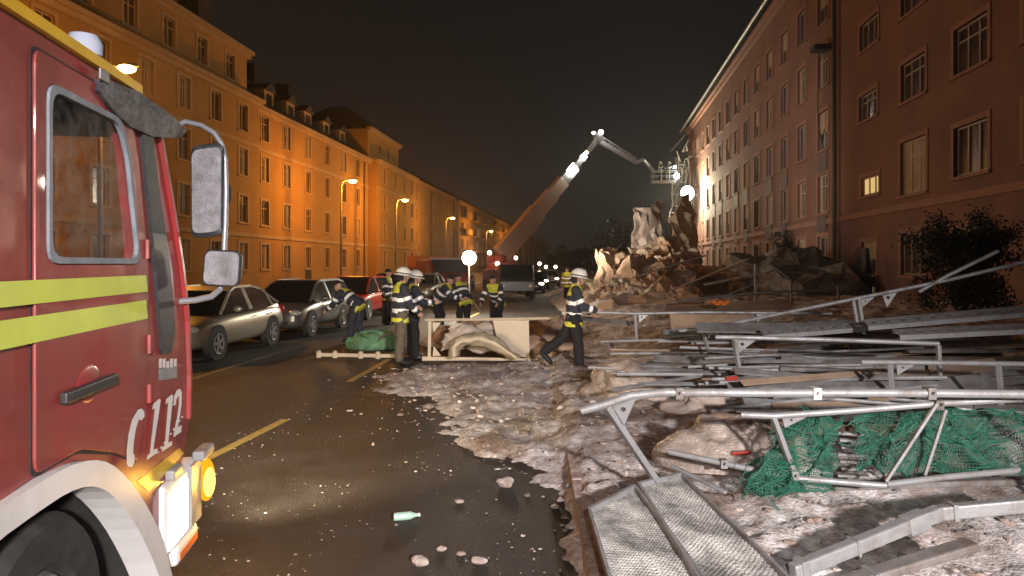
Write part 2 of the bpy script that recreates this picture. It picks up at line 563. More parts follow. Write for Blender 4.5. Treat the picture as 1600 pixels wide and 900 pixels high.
def snow_material():
    m = bpy.data.materials.new('dirty_snow')
    m.use_nodes = True
    n, l = m.node_tree.nodes, m.node_tree.links
    b = n['Principled BSDF']
    b.inputs['Roughness'].default_value = 0.85
    t = n.new('ShaderNodeTexCoord')
    cols = []
    for sc, a, c, p in ((9.0, (0.15, 0.095, 0.07), (0.42, 0.32, 0.27), (0.36, 0.64)), (11.0, (0.42, 0.35, 0.32), (0.92, 0.90, 0.91), (0.36, 0.60))):
        z = n.new('ShaderNodeTexNoise')
        z.inputs['Scale'].default_value = sc
        z.inputs['Detail'].default_value = 10
        z.inputs['Roughness'].default_value = 0.7
        l.new(t.outputs['Object'], z.inputs['Vector'])
        r = n.new('ShaderNodeValToRGB')
        r.color_ramp.elements[0].position, r.color_ramp.elements[1].position = p
        r.color_ramp.elements[0].color = (*a, 1)
        r.color_ramp.elements[1].color = (*c, 1)
        l.new(z.outputs[0], r.inputs[0])
        cols.append(r)
    mx = n.new('ShaderNodeMix')
    mx.data_type = 'RGBA'
    lo = n.new('ShaderNodeTexNoise')
    lo.inputs['Scale'].default_value = 1.15
    lo.inputs['Detail'].default_value = 9
    lo.inputs['Roughness'].default_value = 0.62
    l.new(t.outputs['Object'], lo.inputs['Vector'])
    lm = n.new('ShaderNodeMapRange')
    lm.inputs['From Min'].default_value = 0.36
    lm.inputs['From Max'].default_value = 0.56
    l.new(lo.outputs[0], lm.inputs[0])
    l.new(lm.outputs[0], mx.inputs[0])
    l.new(cols[0].outputs[0], mx.inputs[6])
    l.new(cols[1].outputs[0], mx.inputs[7])
    l.new(mx.outputs[2], b.inputs['Base Color'])
    bz = n.new('ShaderNodeTexNoise')
    bz.inputs['Scale'].default_value = 42
    bz.inputs['Detail'].default_value = 8
    l.new(t.outputs['Object'], bz.inputs['Vector'])
    bp = n.new('ShaderNodeBump')
    bp.inputs['Strength'].default_value = 0.7
    bp.inputs['Distance'].default_value = 0.02
    l.new(bz.outputs[0], bp.inputs['Height'])
    l.new(bp.outputs[0], b.inputs['Normal'])
    return m


M['snow'] = snow_material()


def snow_pt(u, v):
    Y = 2.2 + 43 * v ** 2.2
    X = -3.6 + (0.35 + 0.65 * v) * 24 * u ** 1.15
    return Vector((X, Y, rubble_h(X, Y)))


mb = MB()
mb.sheet(snow_pt, 330, 330)
tag(mb.build('snow_and_dirt', 'snow', smooth='all', fix=False), kind='stuff', label='dirty trampled snow and grit spread over road and pavement', cat='snow')


def chunk(mb, c, s, mi=0, ragged=0.28):
    """one broken lump, flattened at random"""
    rot = Euler((random.uniform(0, 6), random.uniform(0, 6), random.uniform(0, 6))).to_matrix()
    sc = Vector((random.uniform(0.6, 1.4), random.uniform(0.5, 1.1), random.uniform(0.25, 0.8))) * s
    v = []
    for p in ((0, 0, 1), (0.9, 0, 0.45), (0.28, 0.85, 0.45), (-0.72, 0.53, 0.45), (-0.72, -0.53, 0.45), (0.28, -0.85, 0.45),
              (0.72, 0.53, -0.45), (-0.28, 0.85, -0.45), (-0.9, 0, -0.45), (-0.28, -0.85, -0.45), (0.72, -0.53, -0.45), (0, 0, -1)):
        q = rot @ (Vector(p) * random.uniform(1 - ragged, 1 + ragged * 0.7))
        v.append(Vector((q.x * sc.x, q.y * sc.y, q.z * sc.z)) + Vector(c))
    f = [(0, 1, 2), (0, 2, 3), (0, 3, 4), (0, 4, 5), (0, 5, 1), (1, 6, 2), (2, 7, 3), (3, 8, 4), (4, 9, 5), (5, 10, 1), (6, 7, 2), (7, 8, 3), (8, 9, 4), (9, 10, 5), (10, 6, 1),
         (11, 7, 6), (11, 8, 7), (11, 9, 8), (11, 10, 9), (11, 6, 10)]
    mb.add(v, f, mi)


M['stone_pale'] = mat('pale_plaster_crumb', (0.56, 0.50, 0.47), 0.9, col2=(0.33, 0.26, 0.22), scale=5)
M['stone_tan'] = mat('tan_crumb', (0.30, 0.23, 0.19), 0.9)
M['stone_grey'] = mat('grey_crumb', (0.20, 0.19, 0.19), 0.9)
mb = MB()
n_ = 0
while n_ < 8200:
    Y = 2.8 + 17 * random.random() ** 1.6
    X = random.uniform(-3.6, 7.5)
    e = interp(EDGE, Y)
    d = X - e
    if d < 0 and random.random() > math.exp(d * 3.2) * 0.35:
        continue
    if X > 1 + 0.9 * Y:
        continue
    s = 0.006 + 0.040 * random.random() ** 5
    z = max(rubble_h(X, Y), 0) + s * 0.2
    chunk(mb, (X, Y, z), s, random.choice((0, 0, 1, 2)))
    n_ += 1
while n_ < 9300:   # crumbs on the bare asphalt
    Y = 3.2 + 12 * random.random() ** 1.2
    X = random.uniform(-3.2, 0.35)
    if fbm(X * 1.3, Y * 1.3, 5.5) < 0.05 * random.random():
        continue
    s = 0.003 + 0.012 * random.random() ** 4
    chunk(mb, (X, Y, 0.004), s, random.choice((0, 1, 2)))
    n_ += 1
tag(mb.build('rubble', ['stone_pale', 'stone_tan', 'stone_grey'], fix=False), kind='stuff', label='small broken plaster and gravel crumbs strewn about', cat='rubble')

# ------------------------------------------------------------------ facades
def facade_frame(p0, p1):
    """matrix: x along the facade, y into the building, z up"""
    d = (Vector(p1) - Vector(p0))
    a = math.atan2(d.y, d.x)
    return Matrix.Translation(Vector((p0[0], p0[1], 0.0))) @ Matrix.Rotation(a, 4, 'Z')


WIN_CACHE = {}


def window_meshes(w, h, kind, surround):
    key = (round(w, 2), round(h, 2), kind, surround)
    if key in WIN_CACHE:
        return WIN_CACHE[key]
    s = MB()
    if surround:
        t = 0.17
        s.box((-w / 2 - t, -0.035, -h / 2 - 0.03), (-w / 2, 0.05, h / 2 + t))
        s.box((w / 2, -0.035, -h / 2 - 0.03), (w / 2 + t, 0.05, h / 2 + t))
        s.box((-w / 2, -0.035, h / 2), (w / 2, 0.05, h / 2 + t))
    s.box((-w / 2 - 0.2, -0.09, -h / 2 - 0.13), (w / 2 + 0.2, 0.05, -h / 2 - 0.032))
    fr = MB()
    nb = 3 if w > 1.6 else 2
    fr.box((-w / 2, 0.10, -h / 2), (-w / 2 + 0.06, 0.16, h / 2))
    fr.box((w / 2 - 0.06, 0.10, -h / 2), (w / 2, 0.16, h / 2))
    fr.box((-w / 2 + 0.06, 0.10, h / 2 - 0.06), (w / 2 - 0.06, 0.16, h / 2))
    fr.box((-w / 2 + 0.06, 0.10, -h / 2), (w / 2 - 0.06, 0.16, -h / 2 + 0.06))
    for k in range(1, nb):
        x = -w / 2 + w * k / nb
        fr.box((x - 0.035, 0.097, -h / 2 + 0.06), (x + 0.035, 0.157, h / 2 - 0.06))
    if kind != 'plain':
        fr.box((-w / 2 + 0.06, 0.104, h * 0.18), (w / 2 - 0.06, 0.153, h * 0.18 + 0.05))
    pn = MB()
    pn.add([(-w / 2, 0.14, -h / 2), (w / 2, 0.14, -h / 2), (w / 2, 0.14, h / 2), (-w / 2, 0.14, h / 2)], [(0, 1, 2, 3)])
    if kind == 'blind':
        pn.box((-w / 2 + 0.06, 0.119, -h * 0.05), (w / 2 - 0.06, 0.132, h / 2 - 0.06), 1)
    if kind == 'curtain':
        for sx in (-1, 1):
            for k in range(4):
                x = sx * (w / 2 - 0.1 - k * 0.09)
                pn.box((x - 0.04, 0.12 + 0.006 * (k % 2), -h / 2 + 0.06), (x + 0.04, 0.134, h / 2 - 0.06), 1)
    if kind == 'shade':
        pn.box((-w / 2 + 0.06, 0.119, -h / 2 + 0.06), (w / 2 - 0.06, 0.132, h / 2 - 0.06), 1)
    WIN_CACHE[key] = (s, fr, pn, {})
    return WIN_CACHE[key]


def add_window(parent, x, z, w, h, kind, trim_m, sash_m, surround=True, y=0.0, lit=None):
    s, fr, pn, ob = window_meshes(w, h, kind, surround)
    k = (trim_m, sash_m, lit)
    if k not in ob:
        a = s.build('window', trim_m, parent)
        b = fr.build('sash', sash_m, a)
        c = pn.build('pane', [lit or 'pane', 'curtain'], a, fix=False)
        ob[k] = (a, b, c)
        a.location = (x, y, z)
        return a
    a0, b0, c0 = ob[k]
    a = a0.copy()
    C.objects.link(a)
    a.parent = parent
    a.location = (x, y, z)
    for q in (b0, c0):
        q2 = q.copy()
        C.objects.link(q2)
        q2.parent = a
    return a


def wall_mb(mb, L, z0, z1, opens, y=0.0, mi=0, reveal=0.2):
    xs = sorted({0, L} | {o[0] for o in opens} | {o[1] for o in opens})
    zs = sorted({z0, z1} | {o[2] for o in opens} | {o[3] for o in opens})
    for i in range(len(xs) - 1):
        for j in range(len(zs) - 1):
            cx, cz = (xs[i] + xs[i + 1]) / 2, (zs[j] + zs[j + 1]) / 2
            if any(o[0] < cx < o[1] and o[2] < cz < o[3] for o in opens):
                continue
            mb.add([(xs[i], y, zs[j]), (xs[i + 1], y, zs[j]), (xs[i + 1], y, zs[j + 1]), (xs[i], y, zs[j + 1])], [(0, 1, 2, 3)], mi)
    for a, b, c, d in opens:
        mb.add([(a, y, c), (b, y, c), (b, y, d), (a, y, d), (a, y + reveal, c), (b, y + reveal, c), (b, y + reveal, d), (a, y + reveal, d)],
               [(0, 1, 5, 4), (1, 2, 6, 5), (2, 3, 7, 6), (3, 0, 4, 7)], mi)


def block(mb, L, D, z0, z1, y=0.0, mi=0):
    """the other faces of a building: ends, back and top"""
    mb.add([(0, y, z0), (0, D, z0), (0, D, z1), (0, y, z1)], [(0, 3, 2, 1)], mi)
    mb.add([(L, y, z0), (L, D, z0), (L, D, z1), (L, y, z1)], [(0, 1, 2, 3)], mi)
    mb.add([(0, D, z0), (L, D, z0), (L, D, z1), (0, D, z1)], [(0, 3, 2, 1)], mi)
    mb.add([(0, y, z1), (L, y, z1), (L, D, z1), (0, D, z1)], [(0, 1, 2, 3)], mi)


def cornice(mb, L, z, d=0.35, h=0.35, y=0.0):
    mb.box((-0.1, y - d * 0.55, z - h), (L + 0.1, y + 0.1, z - h * 0.5))
    mb.box((-0.14, y - d, z - h * 0.5 + 0.002), (L + 0.14, y + 0.1, z))


def left_xy(Y, dy=0.0):
    return (left_front(Y) + dy, Y)


def apartment(label, Y0, Y1, cols, rows, wall_m, eave, proud=0.0, wh=(1.15, 1.75), strings=(), kinds=('plain',), name='apartment_building', left=True, trim_m='trim', group=None, seed=1):
    rnd = random.Random(seed)
    if left:
        p0, p1 = (left_front(Y0) + proud, Y0), (left_front(Y1) + proud, Y1)
    else:
        p0, p1 = (right_front(Y1) - proud, Y1), (right_front(Y0) - proud, Y0)
    X = facade_frame(p0, p1)
    L = (Vector(p1) - Vector(p0)).length
    t = thing(name, label, 'building', group=group)
    t.matrix_world = X
    k = L / (Y1 - Y0)
    xs = [((y - Y0) if left else (Y1 - y)) * k for y in cols]
    w, h = wh
    opens = []
    for x in xs:
        for z in rows:
            opens.append((x - w / 2, x + w / 2, z - h / 2, z + h / 2))
    mb = MB()
    wall_mb(mb, L, 0, eave, opens)
    block(mb, L, 12, 0, eave)
    mb.build('wall', wall_m, t, fix=False)
    for x in xs:
        for z in rows:
            add_window(t, x, z, w, h, rnd.choice(kinds), trim_m, 'sash' if not left else trim_m)
    mb = MB()
    cornice(mb, L, eave + 0.002, 0.45, 0.5)
    mb.build('cornice', trim_m, t)
    for z in strings:
        mb = MB()
        mb.box((0.0, -0.07, z - 0.13), (L, 0.05, z + 0.13))
        mb.build('string_course', trim_m, t)
    return t, L, k


def hip_roof(t, L, y0, D, z0, rise, inset=3.5, name='roof', m='roof', over=0.3):
    mb = MB()
    a = [(-over, y0 - over, z0), (L + over, y0 - over, z0), (L + over, D, z0), (-over, D, z0)]
    b = [(inset, y0 + inset, z0 + rise), (L - inset, y0 + inset, z0 + rise), (L - inset, D - inset, z0 + rise), (inset, D - inset, z0 + rise)]
    mb.add(a + b, [(0, 1, 5, 4), (1, 2, 6, 5), (2, 3, 7, 6), (3, 0, 4, 7), (4, 5, 6, 7)])
    return mb.build(name, m, t)


# left row, near to far
ROWS = (2.45, 5.6, 8.75, 11.7)
cols1 = [22.8 + 3.45 * i for i in range(8)]
t1, L1, k1 = apartment('tall ochre corner block with a set back top storey, nearest the fire engine', 20.5, 49.2, cols1, ROWS, 'ochre', 13.35, 0.35, strings=(10.1, 3.9), kinds=('plain', 'cross', 'curtain'), seed=3)
op = []
mb = MB()
for y in cols1:
    x = (y - 20.5) * k1
    op.append((x - 0.55, x + 0.55, 14.35, 15.95))
    add_window(t1, x, 15.15, 1.1, 1.6, 'cross', 'trim', 'trim', y=0.9)
wall_mb(mb, L1, 13.36, 16.55, op, y=0.9)
block(mb, L1, 11, 13.36, 16.55, y=0.9)
mb.build('wall', 'ochre', t1, fix=False)
mb = MB()
cornice(mb, L1, 16.75, 0.55, 0.5, 0.9)
mb.build('cornice', 'trim', t1)
r1 = hip_roof(t1, L1, 0.9, 11, 16.76, 2.2)
mb = MB()
mb.box((L1 - 2.6, 3.0, 17.2), (L1 - 1.2, 4.4, 20.2))
mb.build('chimney', 'brick_dark', r1)

cols2 = [50.9, 54.6, 58.8, 63.1, 67.5, 71.6]
t2, L2, k2 = apartment('long four storey ochre house with five dormers and dark chimneys', 49.3, 75.0, cols2, ROWS, 'ochre', 13.1, 0.0, strings=(10.1, 3.9), kinds=('plain', 'cross', 'curtain'), seed=5)
r2 = hip_roof(t2, L2, 0.2, 12, 13.11, 3.4, 3.4)
for i, (dpx) in enumerate((429, 463, 490, 519, 544)):
    q = (dpx - 800) / 1100
    Yd = -23.2 / (q - 0.105)
    Yd = (Yd + 1.2)
    x = (Yd - 49.3) * k2
    mb = MB()
    mb.box((x - 0.8, 1.0, 13.5), (x + 0.8, 3.4, 15.1))
    d = mb.build('dormer', 'sand', r2)
    mb = MB()
    mb.prism([(x - 1.0, 0.8, 15.1), (x + 1.0, 0.8, 15.1), (x, 0.8, 15.75)], (0, 3.4, 0))
    mb.build('dormer_roof', 'roof', d)
    mb = MB()
    mb.box((x - 0.4, 0.96, 13.85), (x + 0.4, 0.995, 14.85))
    mb.build('pane', 'pane', d)
for i, (x, y, w, h) in enumerate(((2.2, 4.2, 1.6, 18.2), (9.3, 4.6, 2.4, 18.6), (16.6, 4.8, 2.4, 18.7))):
    mb = MB()
    mb.box((x, y, 14.5), (x + w, y + 1.2, h))
    mb.box((x - 0.1, y - 0.1, h), (x + w + 0.1, y + 1.3, h + 0.2))
    mb.build('chimney', 'brick_dark', r2)
mb = MB()
mb.tube([(0.25, -0.12, 0), (0.25, -0.12, 12.7)], 0.07)
mb.tube([(L2 - 1.6, -0.12, 0), (L2 - 1.6, -0.12, 12.7)], 0.07)
mb.build('drain_pipe', 'pipe', t2)
mb = MB()
mb.box(((58.8 - 49.3) * k2 - 0.6, -0.05, 0), ((58.8 - 49.3) * k2 + 0.6, -0.003, 1.45))
mb.build('door', 'dark_in', t2)

t3, L3, k3 = apartment('yellow lit corner pavilion with a small top storey, behind the second street lamp', 75.1, 92.4, [78.2, 82.4, 86.6, 90.2], ROWS, 'ochre', 13.1, 0.9, strings=(10.1, 3.9), kinds=('plain', 'cross'), seed=8)
mb = MB()
op = [(4.0, 5.1, 14.3, 15.8), (7.4, 8.5, 14.3, 15.8)]
wall_mb(mb, L3 - 5, 13.11, 16.4, op, y=1.0)
block(mb, L3 - 5, 9, 13.11, 16.4, y=1.0)
mb.build('wall', 'ochre', t3, fix=False)
for a, b, c, d in op:
    add_window(t3, (a + b) / 2, (c + d) / 2, 1.1, 1.5, 'plain', 'trim', 'trim', y=1.0)
mb = MB()
cornice(mb, L3 - 5, 16.6, 0.5, 0.45, 1.0)
mb.build('cornice', 'trim', t3)
hip_roof(t3, L3 - 5, 1.0, 10, 16.61, 3.0, 3.5)

t4, L4, k4 = apartment('plain sandy house without trim beyond the pavilion, before the balconies', 92.5, 127, [95 + 3.6 * i for i in range(9)], ROWS, 'sand', 13.7, -0.6, strings=(), kinds=('plain',), seed=9)
hip_roof(t4, L4, 0.2, 12, 13.71, 2.6)
mb = MB()
for x in (2.4, 15.5, L4 - 1):
    mb.tube([(x, -0.12, 0), (x, -0.12, 13.2)], 0.09)
mb.build('drain_pipe', 'pipe', t4)

t5, L5, k5 = apartment('far house with stacked balconies between bright piers', 127.2, 200, [131 + 6.1 * i for i in range(12)], ROWS, 'sand', 13.4, 0.2, wh=(2.2, 1.9), seed=12)
hip_roof(t5, L5, 0.2, 12, 13.41, 2.6)
for i in range(6):
    x = 3 + 12.2 * i
    for z in (4.4, 7.5, 10.6):
        mb = MB()
        mb.box((x, -1.2, z - 0.15), (x + 5.4, -0.002, z))
        mb.box((x, -1.2, z + 0.003), (x + 5.4, -1.13, z + 0.95))
        mb.build('balcony', 'trim', t5)
t6, L6, k6 = apartment('farthest ochre row on the ladder truck side of the street', 200.5, 420, [206 + 7.5 * i for i in range(24)], ROWS, 'ochre', 13.4, 0.6, wh=(1.6, 1.8), seed=13)
hip_roof(t6, L6, 0.2, 12, 13.41, 3)
for x in range(6, 210, 22):
    mb = MB()
    mb.box((x, -0.7, 0), (x + 3.0, -0.002, 12.8))
    mb.build('pier', 'sand', t6)

# right row: the house with the stair windows and the long damaged house
RROWS = (2.35, 5.4, 8.5, 11.6, 14.7)
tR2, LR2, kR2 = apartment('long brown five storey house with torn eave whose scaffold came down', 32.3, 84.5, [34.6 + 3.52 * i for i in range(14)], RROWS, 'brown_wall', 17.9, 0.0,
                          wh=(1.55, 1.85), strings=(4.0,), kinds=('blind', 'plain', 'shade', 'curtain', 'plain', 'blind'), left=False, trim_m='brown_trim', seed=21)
hip_roof(tR2, LR2, 0.2, 12, 17.92, 3.2, 3.4, over=0.9)
mb = MB()
for i in range(14):
    y = 34.6 + 3.52 * i
    x = (84.5 - y) * kR2
    for z in (6.95, 3.85):
        if (i * 7 + int(z)) % 3 != 1:
            mb = MB()
            mb.box((x - 0.7, -0.05, z - 0.55), (x + 0.7, -0.002, z + 0.5)) if z > 5 else mb.box((x - 0.7, -0.085, z - 0.3), (x + 0.7, -0.002, z + 0.42))
            mb.build('dark_wall_panel', 'dark_panel', tR2)  # thin dark box below some of the windows
mb = MB()
mb.tube([(LR2 - 0.25, -0.14, 0.1), (LR2 - 0.25, -0.14, 17.4)], 0.085)
mb.build('drain_pipe', 'pipe', tR2)
mb = MB()
mb.tube([(0, -0.95, 17.75), (LR2 * 0.55, -0.98, 17.72), (LR2, -0.95, 17.78)], 0.1)
mb.build('gutter', 'steel', tR2)
# cable hanging off the torn eave and its bracket
mb = MB()
x = (84.5 - 34.4) * kR2
mb.tube([(x + 0.9, -0.3, 12.2), (x + 0.5, -0.4, 11.6), (x + 0.15, -0.35, 9.8), (x + 0.1, -0.3, 8.6), (x + 0.5, -0.25, 7.8), (x + 0.7, -0.2, 8.4)], 0.03, 6)
mb.build('hanging_cable', 'black', tR2)
mb = MB()
mb.box((x + 0.5, -0.8, 12.1), (x + 1.2, -0.05, 12.35))
mb.build('bracket', 'black', tR2)

p0, p1 = (right_front(32.1), 32.1), (right_front(8), 8)
tR1 = thing('apartment_building', 'dim brown house with white framed stair windows and one lit window', 'building')
tR1.matrix_world = facade_frame(p0, p1)
LR1 = (Vector(p1) - Vector(p0)).length
kR1 = LR1 / 24.1
wins = []
for y, z, w, h, kind, lit in ((28.9, 8.45, 1.9, 1.05, 'cross', None), (24.8, 8.5, 1.9, 1.35, 'cross', None), (24.8, 5.4, 2.0, 1.9, 'shade', None), (28.7, 5.15, 1.9, 0.75, 'plain', 'lit'),
                              (28.8, 11.4, 1.9, 1.1, 'plain', None), (24.8, 11.6, 1.9, 1.35, 'plain', None), (24.8, 2.3, 1.9, 1.5, 'plain', None), (28.8, 2.2, 1.6, 1.3, 'blind', None),
                              (21, 8.5, 1.9, 1.4, 'cross', None), (21, 5.4, 1.9, 1.5, 'plain', None), (21, 2.3, 1.9, 1.5, 'plain', None), (17.4, 8.5, 1.9, 1.4, 'plain', None), (17.4, 5.4, 1.9, 1.5, 'blind', None),
                              (21, 11.6, 1.9, 1.4, 'plain', None), (13.5, 5.4, 1.9, 1.5, 'plain', None), (13.5, 8.5, 1.9, 1.5, 'plain', None), (28.8, 14.6, 1.9, 1.3, 'plain', None), (24.8, 14.6, 1.9, 1.3, 'plain', None)):
    wins.append(((32.1 - y) * kR1, z, w, h, kind, lit))
mb = MB()
wall_mb(mb, LR1, 0, 17.9, [(x - w / 2, x + w / 2, z - h / 2, z + h / 2) for x, z, w, h, _, _ in wins])
block(mb, LR1, 12, 0, 17.9)
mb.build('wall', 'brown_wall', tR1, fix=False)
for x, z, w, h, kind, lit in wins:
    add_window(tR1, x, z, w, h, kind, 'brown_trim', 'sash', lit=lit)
mb = MB()
cornice(mb, LR1, 17.92, 0.5, 0.5)
mb.build('cornice', 'brown_trim', tR1)
for z in (4.0,):
    mb = MB()
    mb.box((0, -0.07, z - 0.12), (LR1, 0.05, z + 0.12))
    mb.build('string_course', 'brown_trim', tR1)
hip_roof(tR1, LR1, 0.2, 12, 17.93, 3.2, over=0.7)
mb = MB()
mb.box(((32.1 - 30.2) * kR1, -0.06, 0.1), ((32.1 - 29.0) * kR1, -0.003, 2.6))
mb.build('dark_wall_panel', 'dark_panel', tR1)

# beyond the long house, dark houses and two lit towers close the street
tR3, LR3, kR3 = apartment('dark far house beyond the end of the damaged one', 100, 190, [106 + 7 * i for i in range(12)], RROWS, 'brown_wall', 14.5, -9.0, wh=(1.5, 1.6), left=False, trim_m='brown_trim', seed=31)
hip_roof(tR3, LR3, 0.2, 12, 14.52, 3)
for i, (px, w, lab) in enumerate(((871.5, 3.2, 'thin pale tower at the far end of the street, narrower of the two'), (878.5, 6.0, 'pale square tower at the far end of the street, wider of the two'))):
    b = P(px, 412, 560)
    t = thing('church_tower', lab, 'tower', (b.x, b.y, 0))
    mb = MB()
    mb.box((-w / 2, -2, 0), (w / 2, 2, 15))
    mb.build('wall', 'trim', t)
    mb = MB()
    mb.add([(-w / 2 - 0.3, -2.3, 15), (w / 2 + 0.3, -2.3, 15), (w / 2 + 0.3, 2.3, 15), (-w / 2 - 0.3, 2.3, 15), (0, 0, 17.5)], [(0, 1, 4), (1, 2, 4), (2, 3, 4), (3, 0, 4), (3, 2, 1, 0)])
    mb.build('roof', 'roof', t)
for i, (px, py, w, lab) in enumerate(((905, 398, 26, 'low dark block closing the street behind the walking man'), (945, 390, 40, 'taller dark block behind the tarpaulin heap'), (855, 404, 16, 'small dark block left of the far towers'))):
    b = P(px, py, 480)
    t = thing('apartment_building', lab, 'building', (b.x, b.y, 0))
    mb = MB()
    mb.box((-w / 2, 0, 0), (w / 2, 12, b.z))
    mb.build('wall', 'brown_wall', t)
    mb = MB()
    mb.prism([(-w / 2 - 0.5, -0.5, b.z + 0.003), (w / 2 + 0.5, -0.5, b.z + 0.003), (0, -0.5, b.z + 4)], (0, 13, 0))
    mb.build('roof', 'roof', t)

# ------------------------------------------------------------------ street lamps on the left pavement
SOD = (1.0, 0.37, 0.035)


def street_lamp(label, px, py, Y, watts):
    hd = P(px, py, Y)
    t = thing('street_lamp', label, 'street lamp', (hd.x, hd.y, 0.11), 0, 'sodium lamps along the ochre houses')
    h = hd.z - 0.11
    s = 0.9
    mb = MB()
    mb.tube([(-s, 0, 0), (-s, 0, h * 0.75), (-s * 0.97, 0, h - 0.4), (-s * 0.8, 0, h - 0.02), (-s * 0.35, 0, h + 0.12)], [0.09, 0.065, 0.05, 0.045, 0.04], 10)
    mb.lathe([(0.14, 0), (0.13, 0.9), (0.09, 1.0)], (-s, 0, 0), n=10)
    mb.build('post', 'post', t, smooth=True)
    mb = MB()
    mb.ball((0, 0, h + 0.1), (0.42, 0.16, 0.10))
    hh = mb.build('lamp_head', 'post', t, smooth=True)
    mb = MB()
    mb.ball((0, 0, h + 0.0), (0.32, 0.2, 0.16))
    mb.build('bulb', 'sodium', hh, smooth=True)
    lamp('sodium_light', 'POINT', (hd.x, hd.y, hd.z - 0.35), watts, SOD, size=0.15)
    return t


street_lamp('nearest glowing orange lamp, just above the fire engine roof', 198, 107, 24.0, 2000)
street_lamp('curved orange street lamp in front of the long dormered house', 551, 283, 54.8, 2500)
street_lamp('curved orange street lamp in front of the corner pavilion', 633, 313, 70.9, 2600)
for i, (Y, lab) in enumerate(((96, 'fourth orange street lamp, before the plain sandy house'), (135, 'distant orange street lamp before the balconies'), (190, 'farthest orange street lamp of the row'))):
    px = CX + F * (left_front(Y) + 5) / Y
    street_lamp(lab, px, HY - 6.2 * F / Y, Y, 2300)

# ------------------------------------------------------------------ fire engine (only its cab side is in sight)
TRUCK = thing('fire_engine', 'red fire engine with lime stripes and 112 on its side, nearest of all', 'fire engine', (-1.253, 0, 0), math.atan(0.155))


def sp(px, py):
    """pixel of the cab's side -> (forward, height) on the side plane"""
    Y = 1.253 / (-(px - 800) / 1100 - 0.155)
    return (Y * 1.01194, CAMH - (py - HY) / F * Y)


def side_plate(pts, x0, x1, holes=()):
    """a plate on the truck's side between x0 (in) and x1 (out), outline in (forward, height)"""
    v, f = holed(pts, list(holes))
    n = len(v)
    vs_ = [(x0, a, b) for a, b in v] + [(x1, a, b) for a, b in v]
    fs = [tuple(reversed(q)) for q in f] + [tuple(i + n for i in q) for q in f]
    base = 0
    for loop in [pts] + list(holes):
        m_ = len(loop)
        for i in range(m_):
            j = (i + 1) % m_
            fs.append((base + i, base + j, base + j + n, base + i + n))
        base += m_
    return vs_, fs


def rounded(pts, r, n=4):
    out = []
    m_ = len(pts)
    for i in range(m_):
        a, b, c = Vector(pts[i - 1]), Vector(pts[i]), Vector(pts[(i + 1) % m_])
        u, w = (a - b), (c - b)
        rr = min(r, u.length * 0.45, w.length * 0.45)
        p, q = b + u.normalized() * rr, b + w.normalized() * rr
        for k in range(n + 1):
            t = k / n
            s = p * (1 - t) ** 2 + b * 2 * t * (1 - t) + q * t * t
            out.append((s.x, s.y))
    return out


W = 2.38                     # width of the cab
front = [(3.66, 2.66), (3.80, 2.42), (3.93, 2.18), (4.06, 1.92), (4.165, 1.62), (4.20, 1.30), (4.19, 1.05), (4.08, 0.86)]
outline = [(1.05, 0.62), (1.05, 2.74), (3.30, 2.757), (3.50, 2.74)] + front + [(3.62, 0.57), (3.34, 0.85), (3.02, 1.095), (2.72, 1.20), (2.4, 1.225), (1.95, 1.19), (1.62, 0.99), (1.45, 0.62)]
win = rounded([sp(52, 421), (sp(52, 421)[0], 2.60), (3.13, 2.60), (3.24, 2.45), sp(214, 418)], 0.07)
mb = MB()
mb.add(*side_plate(outline, -0.05, 0.0, [win]))
mb.add(*side_plate(outline, -W, -W + 0.05, [win]))
# back wall, roof, front apron, floor
mb.box((-W + 0.051, 1.05, 0.9), (-0.051, 1.10, 2.70))
mb.box((-W + 0.051, 1.101, 2.68), (-0.051, 3.50, 2.745))
mb.box((-W + 0.051, 1.101, 0.98), (-0.051, 2.0, 1.03))
mb.box((-W + 0.051, 2.0, 1.20), (-0.051, 3.0, 1.25))
apr = [(4.04, 1.92), (4.145, 1.62), (4.18, 1.30), (4.17, 1.05), (4.06, 0.86)]
for (a, b), (c, d) in zip(apr, apr[1:]):
    mb.add([(-W + 0.051, a, b), (-0.051, a, b), (-0.051, c, d), (-W + 0.051, c, d)], [(0, 1, 2, 3)])
body = mb.build('cab', 'red', TRUCK)
# windscreen between the side plates
ws = [(3.56, 2.735), (3.64, 2.67), (3.78, 2.42), (3.91, 2.18), (4.04, 1.925)]
mb = MB()
for (a, b), (c, d) in zip(ws, ws[1:]):
    mb.add([(-W + 0.051, a, b), (-0.051, a, b), (-0.051, c, d), (-W + 0.051, c, d)], [(0, 1, 2, 3)])
mb.build('windscreen', 'glass_cab', TRUCK, fix=False)
# the door: a plate a little proud of the cab with its own window hole
door_o = rounded([sp(48, 408), (sp(48, 408)[0], 2.68), (3.20, 2.68), (3.335, 2.45), (3.47, 1.93), (3.45, 1.42), (3.34, 1.02), (3.08, 1.13), (2.74, 1.235), (sp(48, 408)[0], 1.235)], 0.05, 3)
dwin = rounded([(sp(48, 408)[0] + 0.075, 1.95), (sp(48, 408)[0] + 0.075, 2.585), (3.12, 2.585), (3.22, 2.44), (sp(212, 417)[0], 1.95)], 0.07)
mb = MB()
mb.add(*side_plate(door_o, 0.002, 0.016, [dwin]))
door = bevel(mb.build('door', 'red', TRUCK), 0.006, 2)
mb = MB()
mb.add(*side_plate([(a + (0.011 if a > 2.9 else -0.011), b + (0.011 if b > 1.8 else -0.011)) for a, b in door_o], 0.0006, 0.0035, [dwin]))
mb.build('door_gap', 'rubber', TRUCK)
for hz_ in (1.32, 1.56, 2.02):
    mb = MB()
    hx = 3.455 if hz_ < 1.9 else 3.43
    mb.tube([(0.02, hx, hz_ - 0.045), (0.02, hx, hz_ + 0.045)], 0.014, 8)
    mb.build('hinge', 'red', door)
mb = MB()
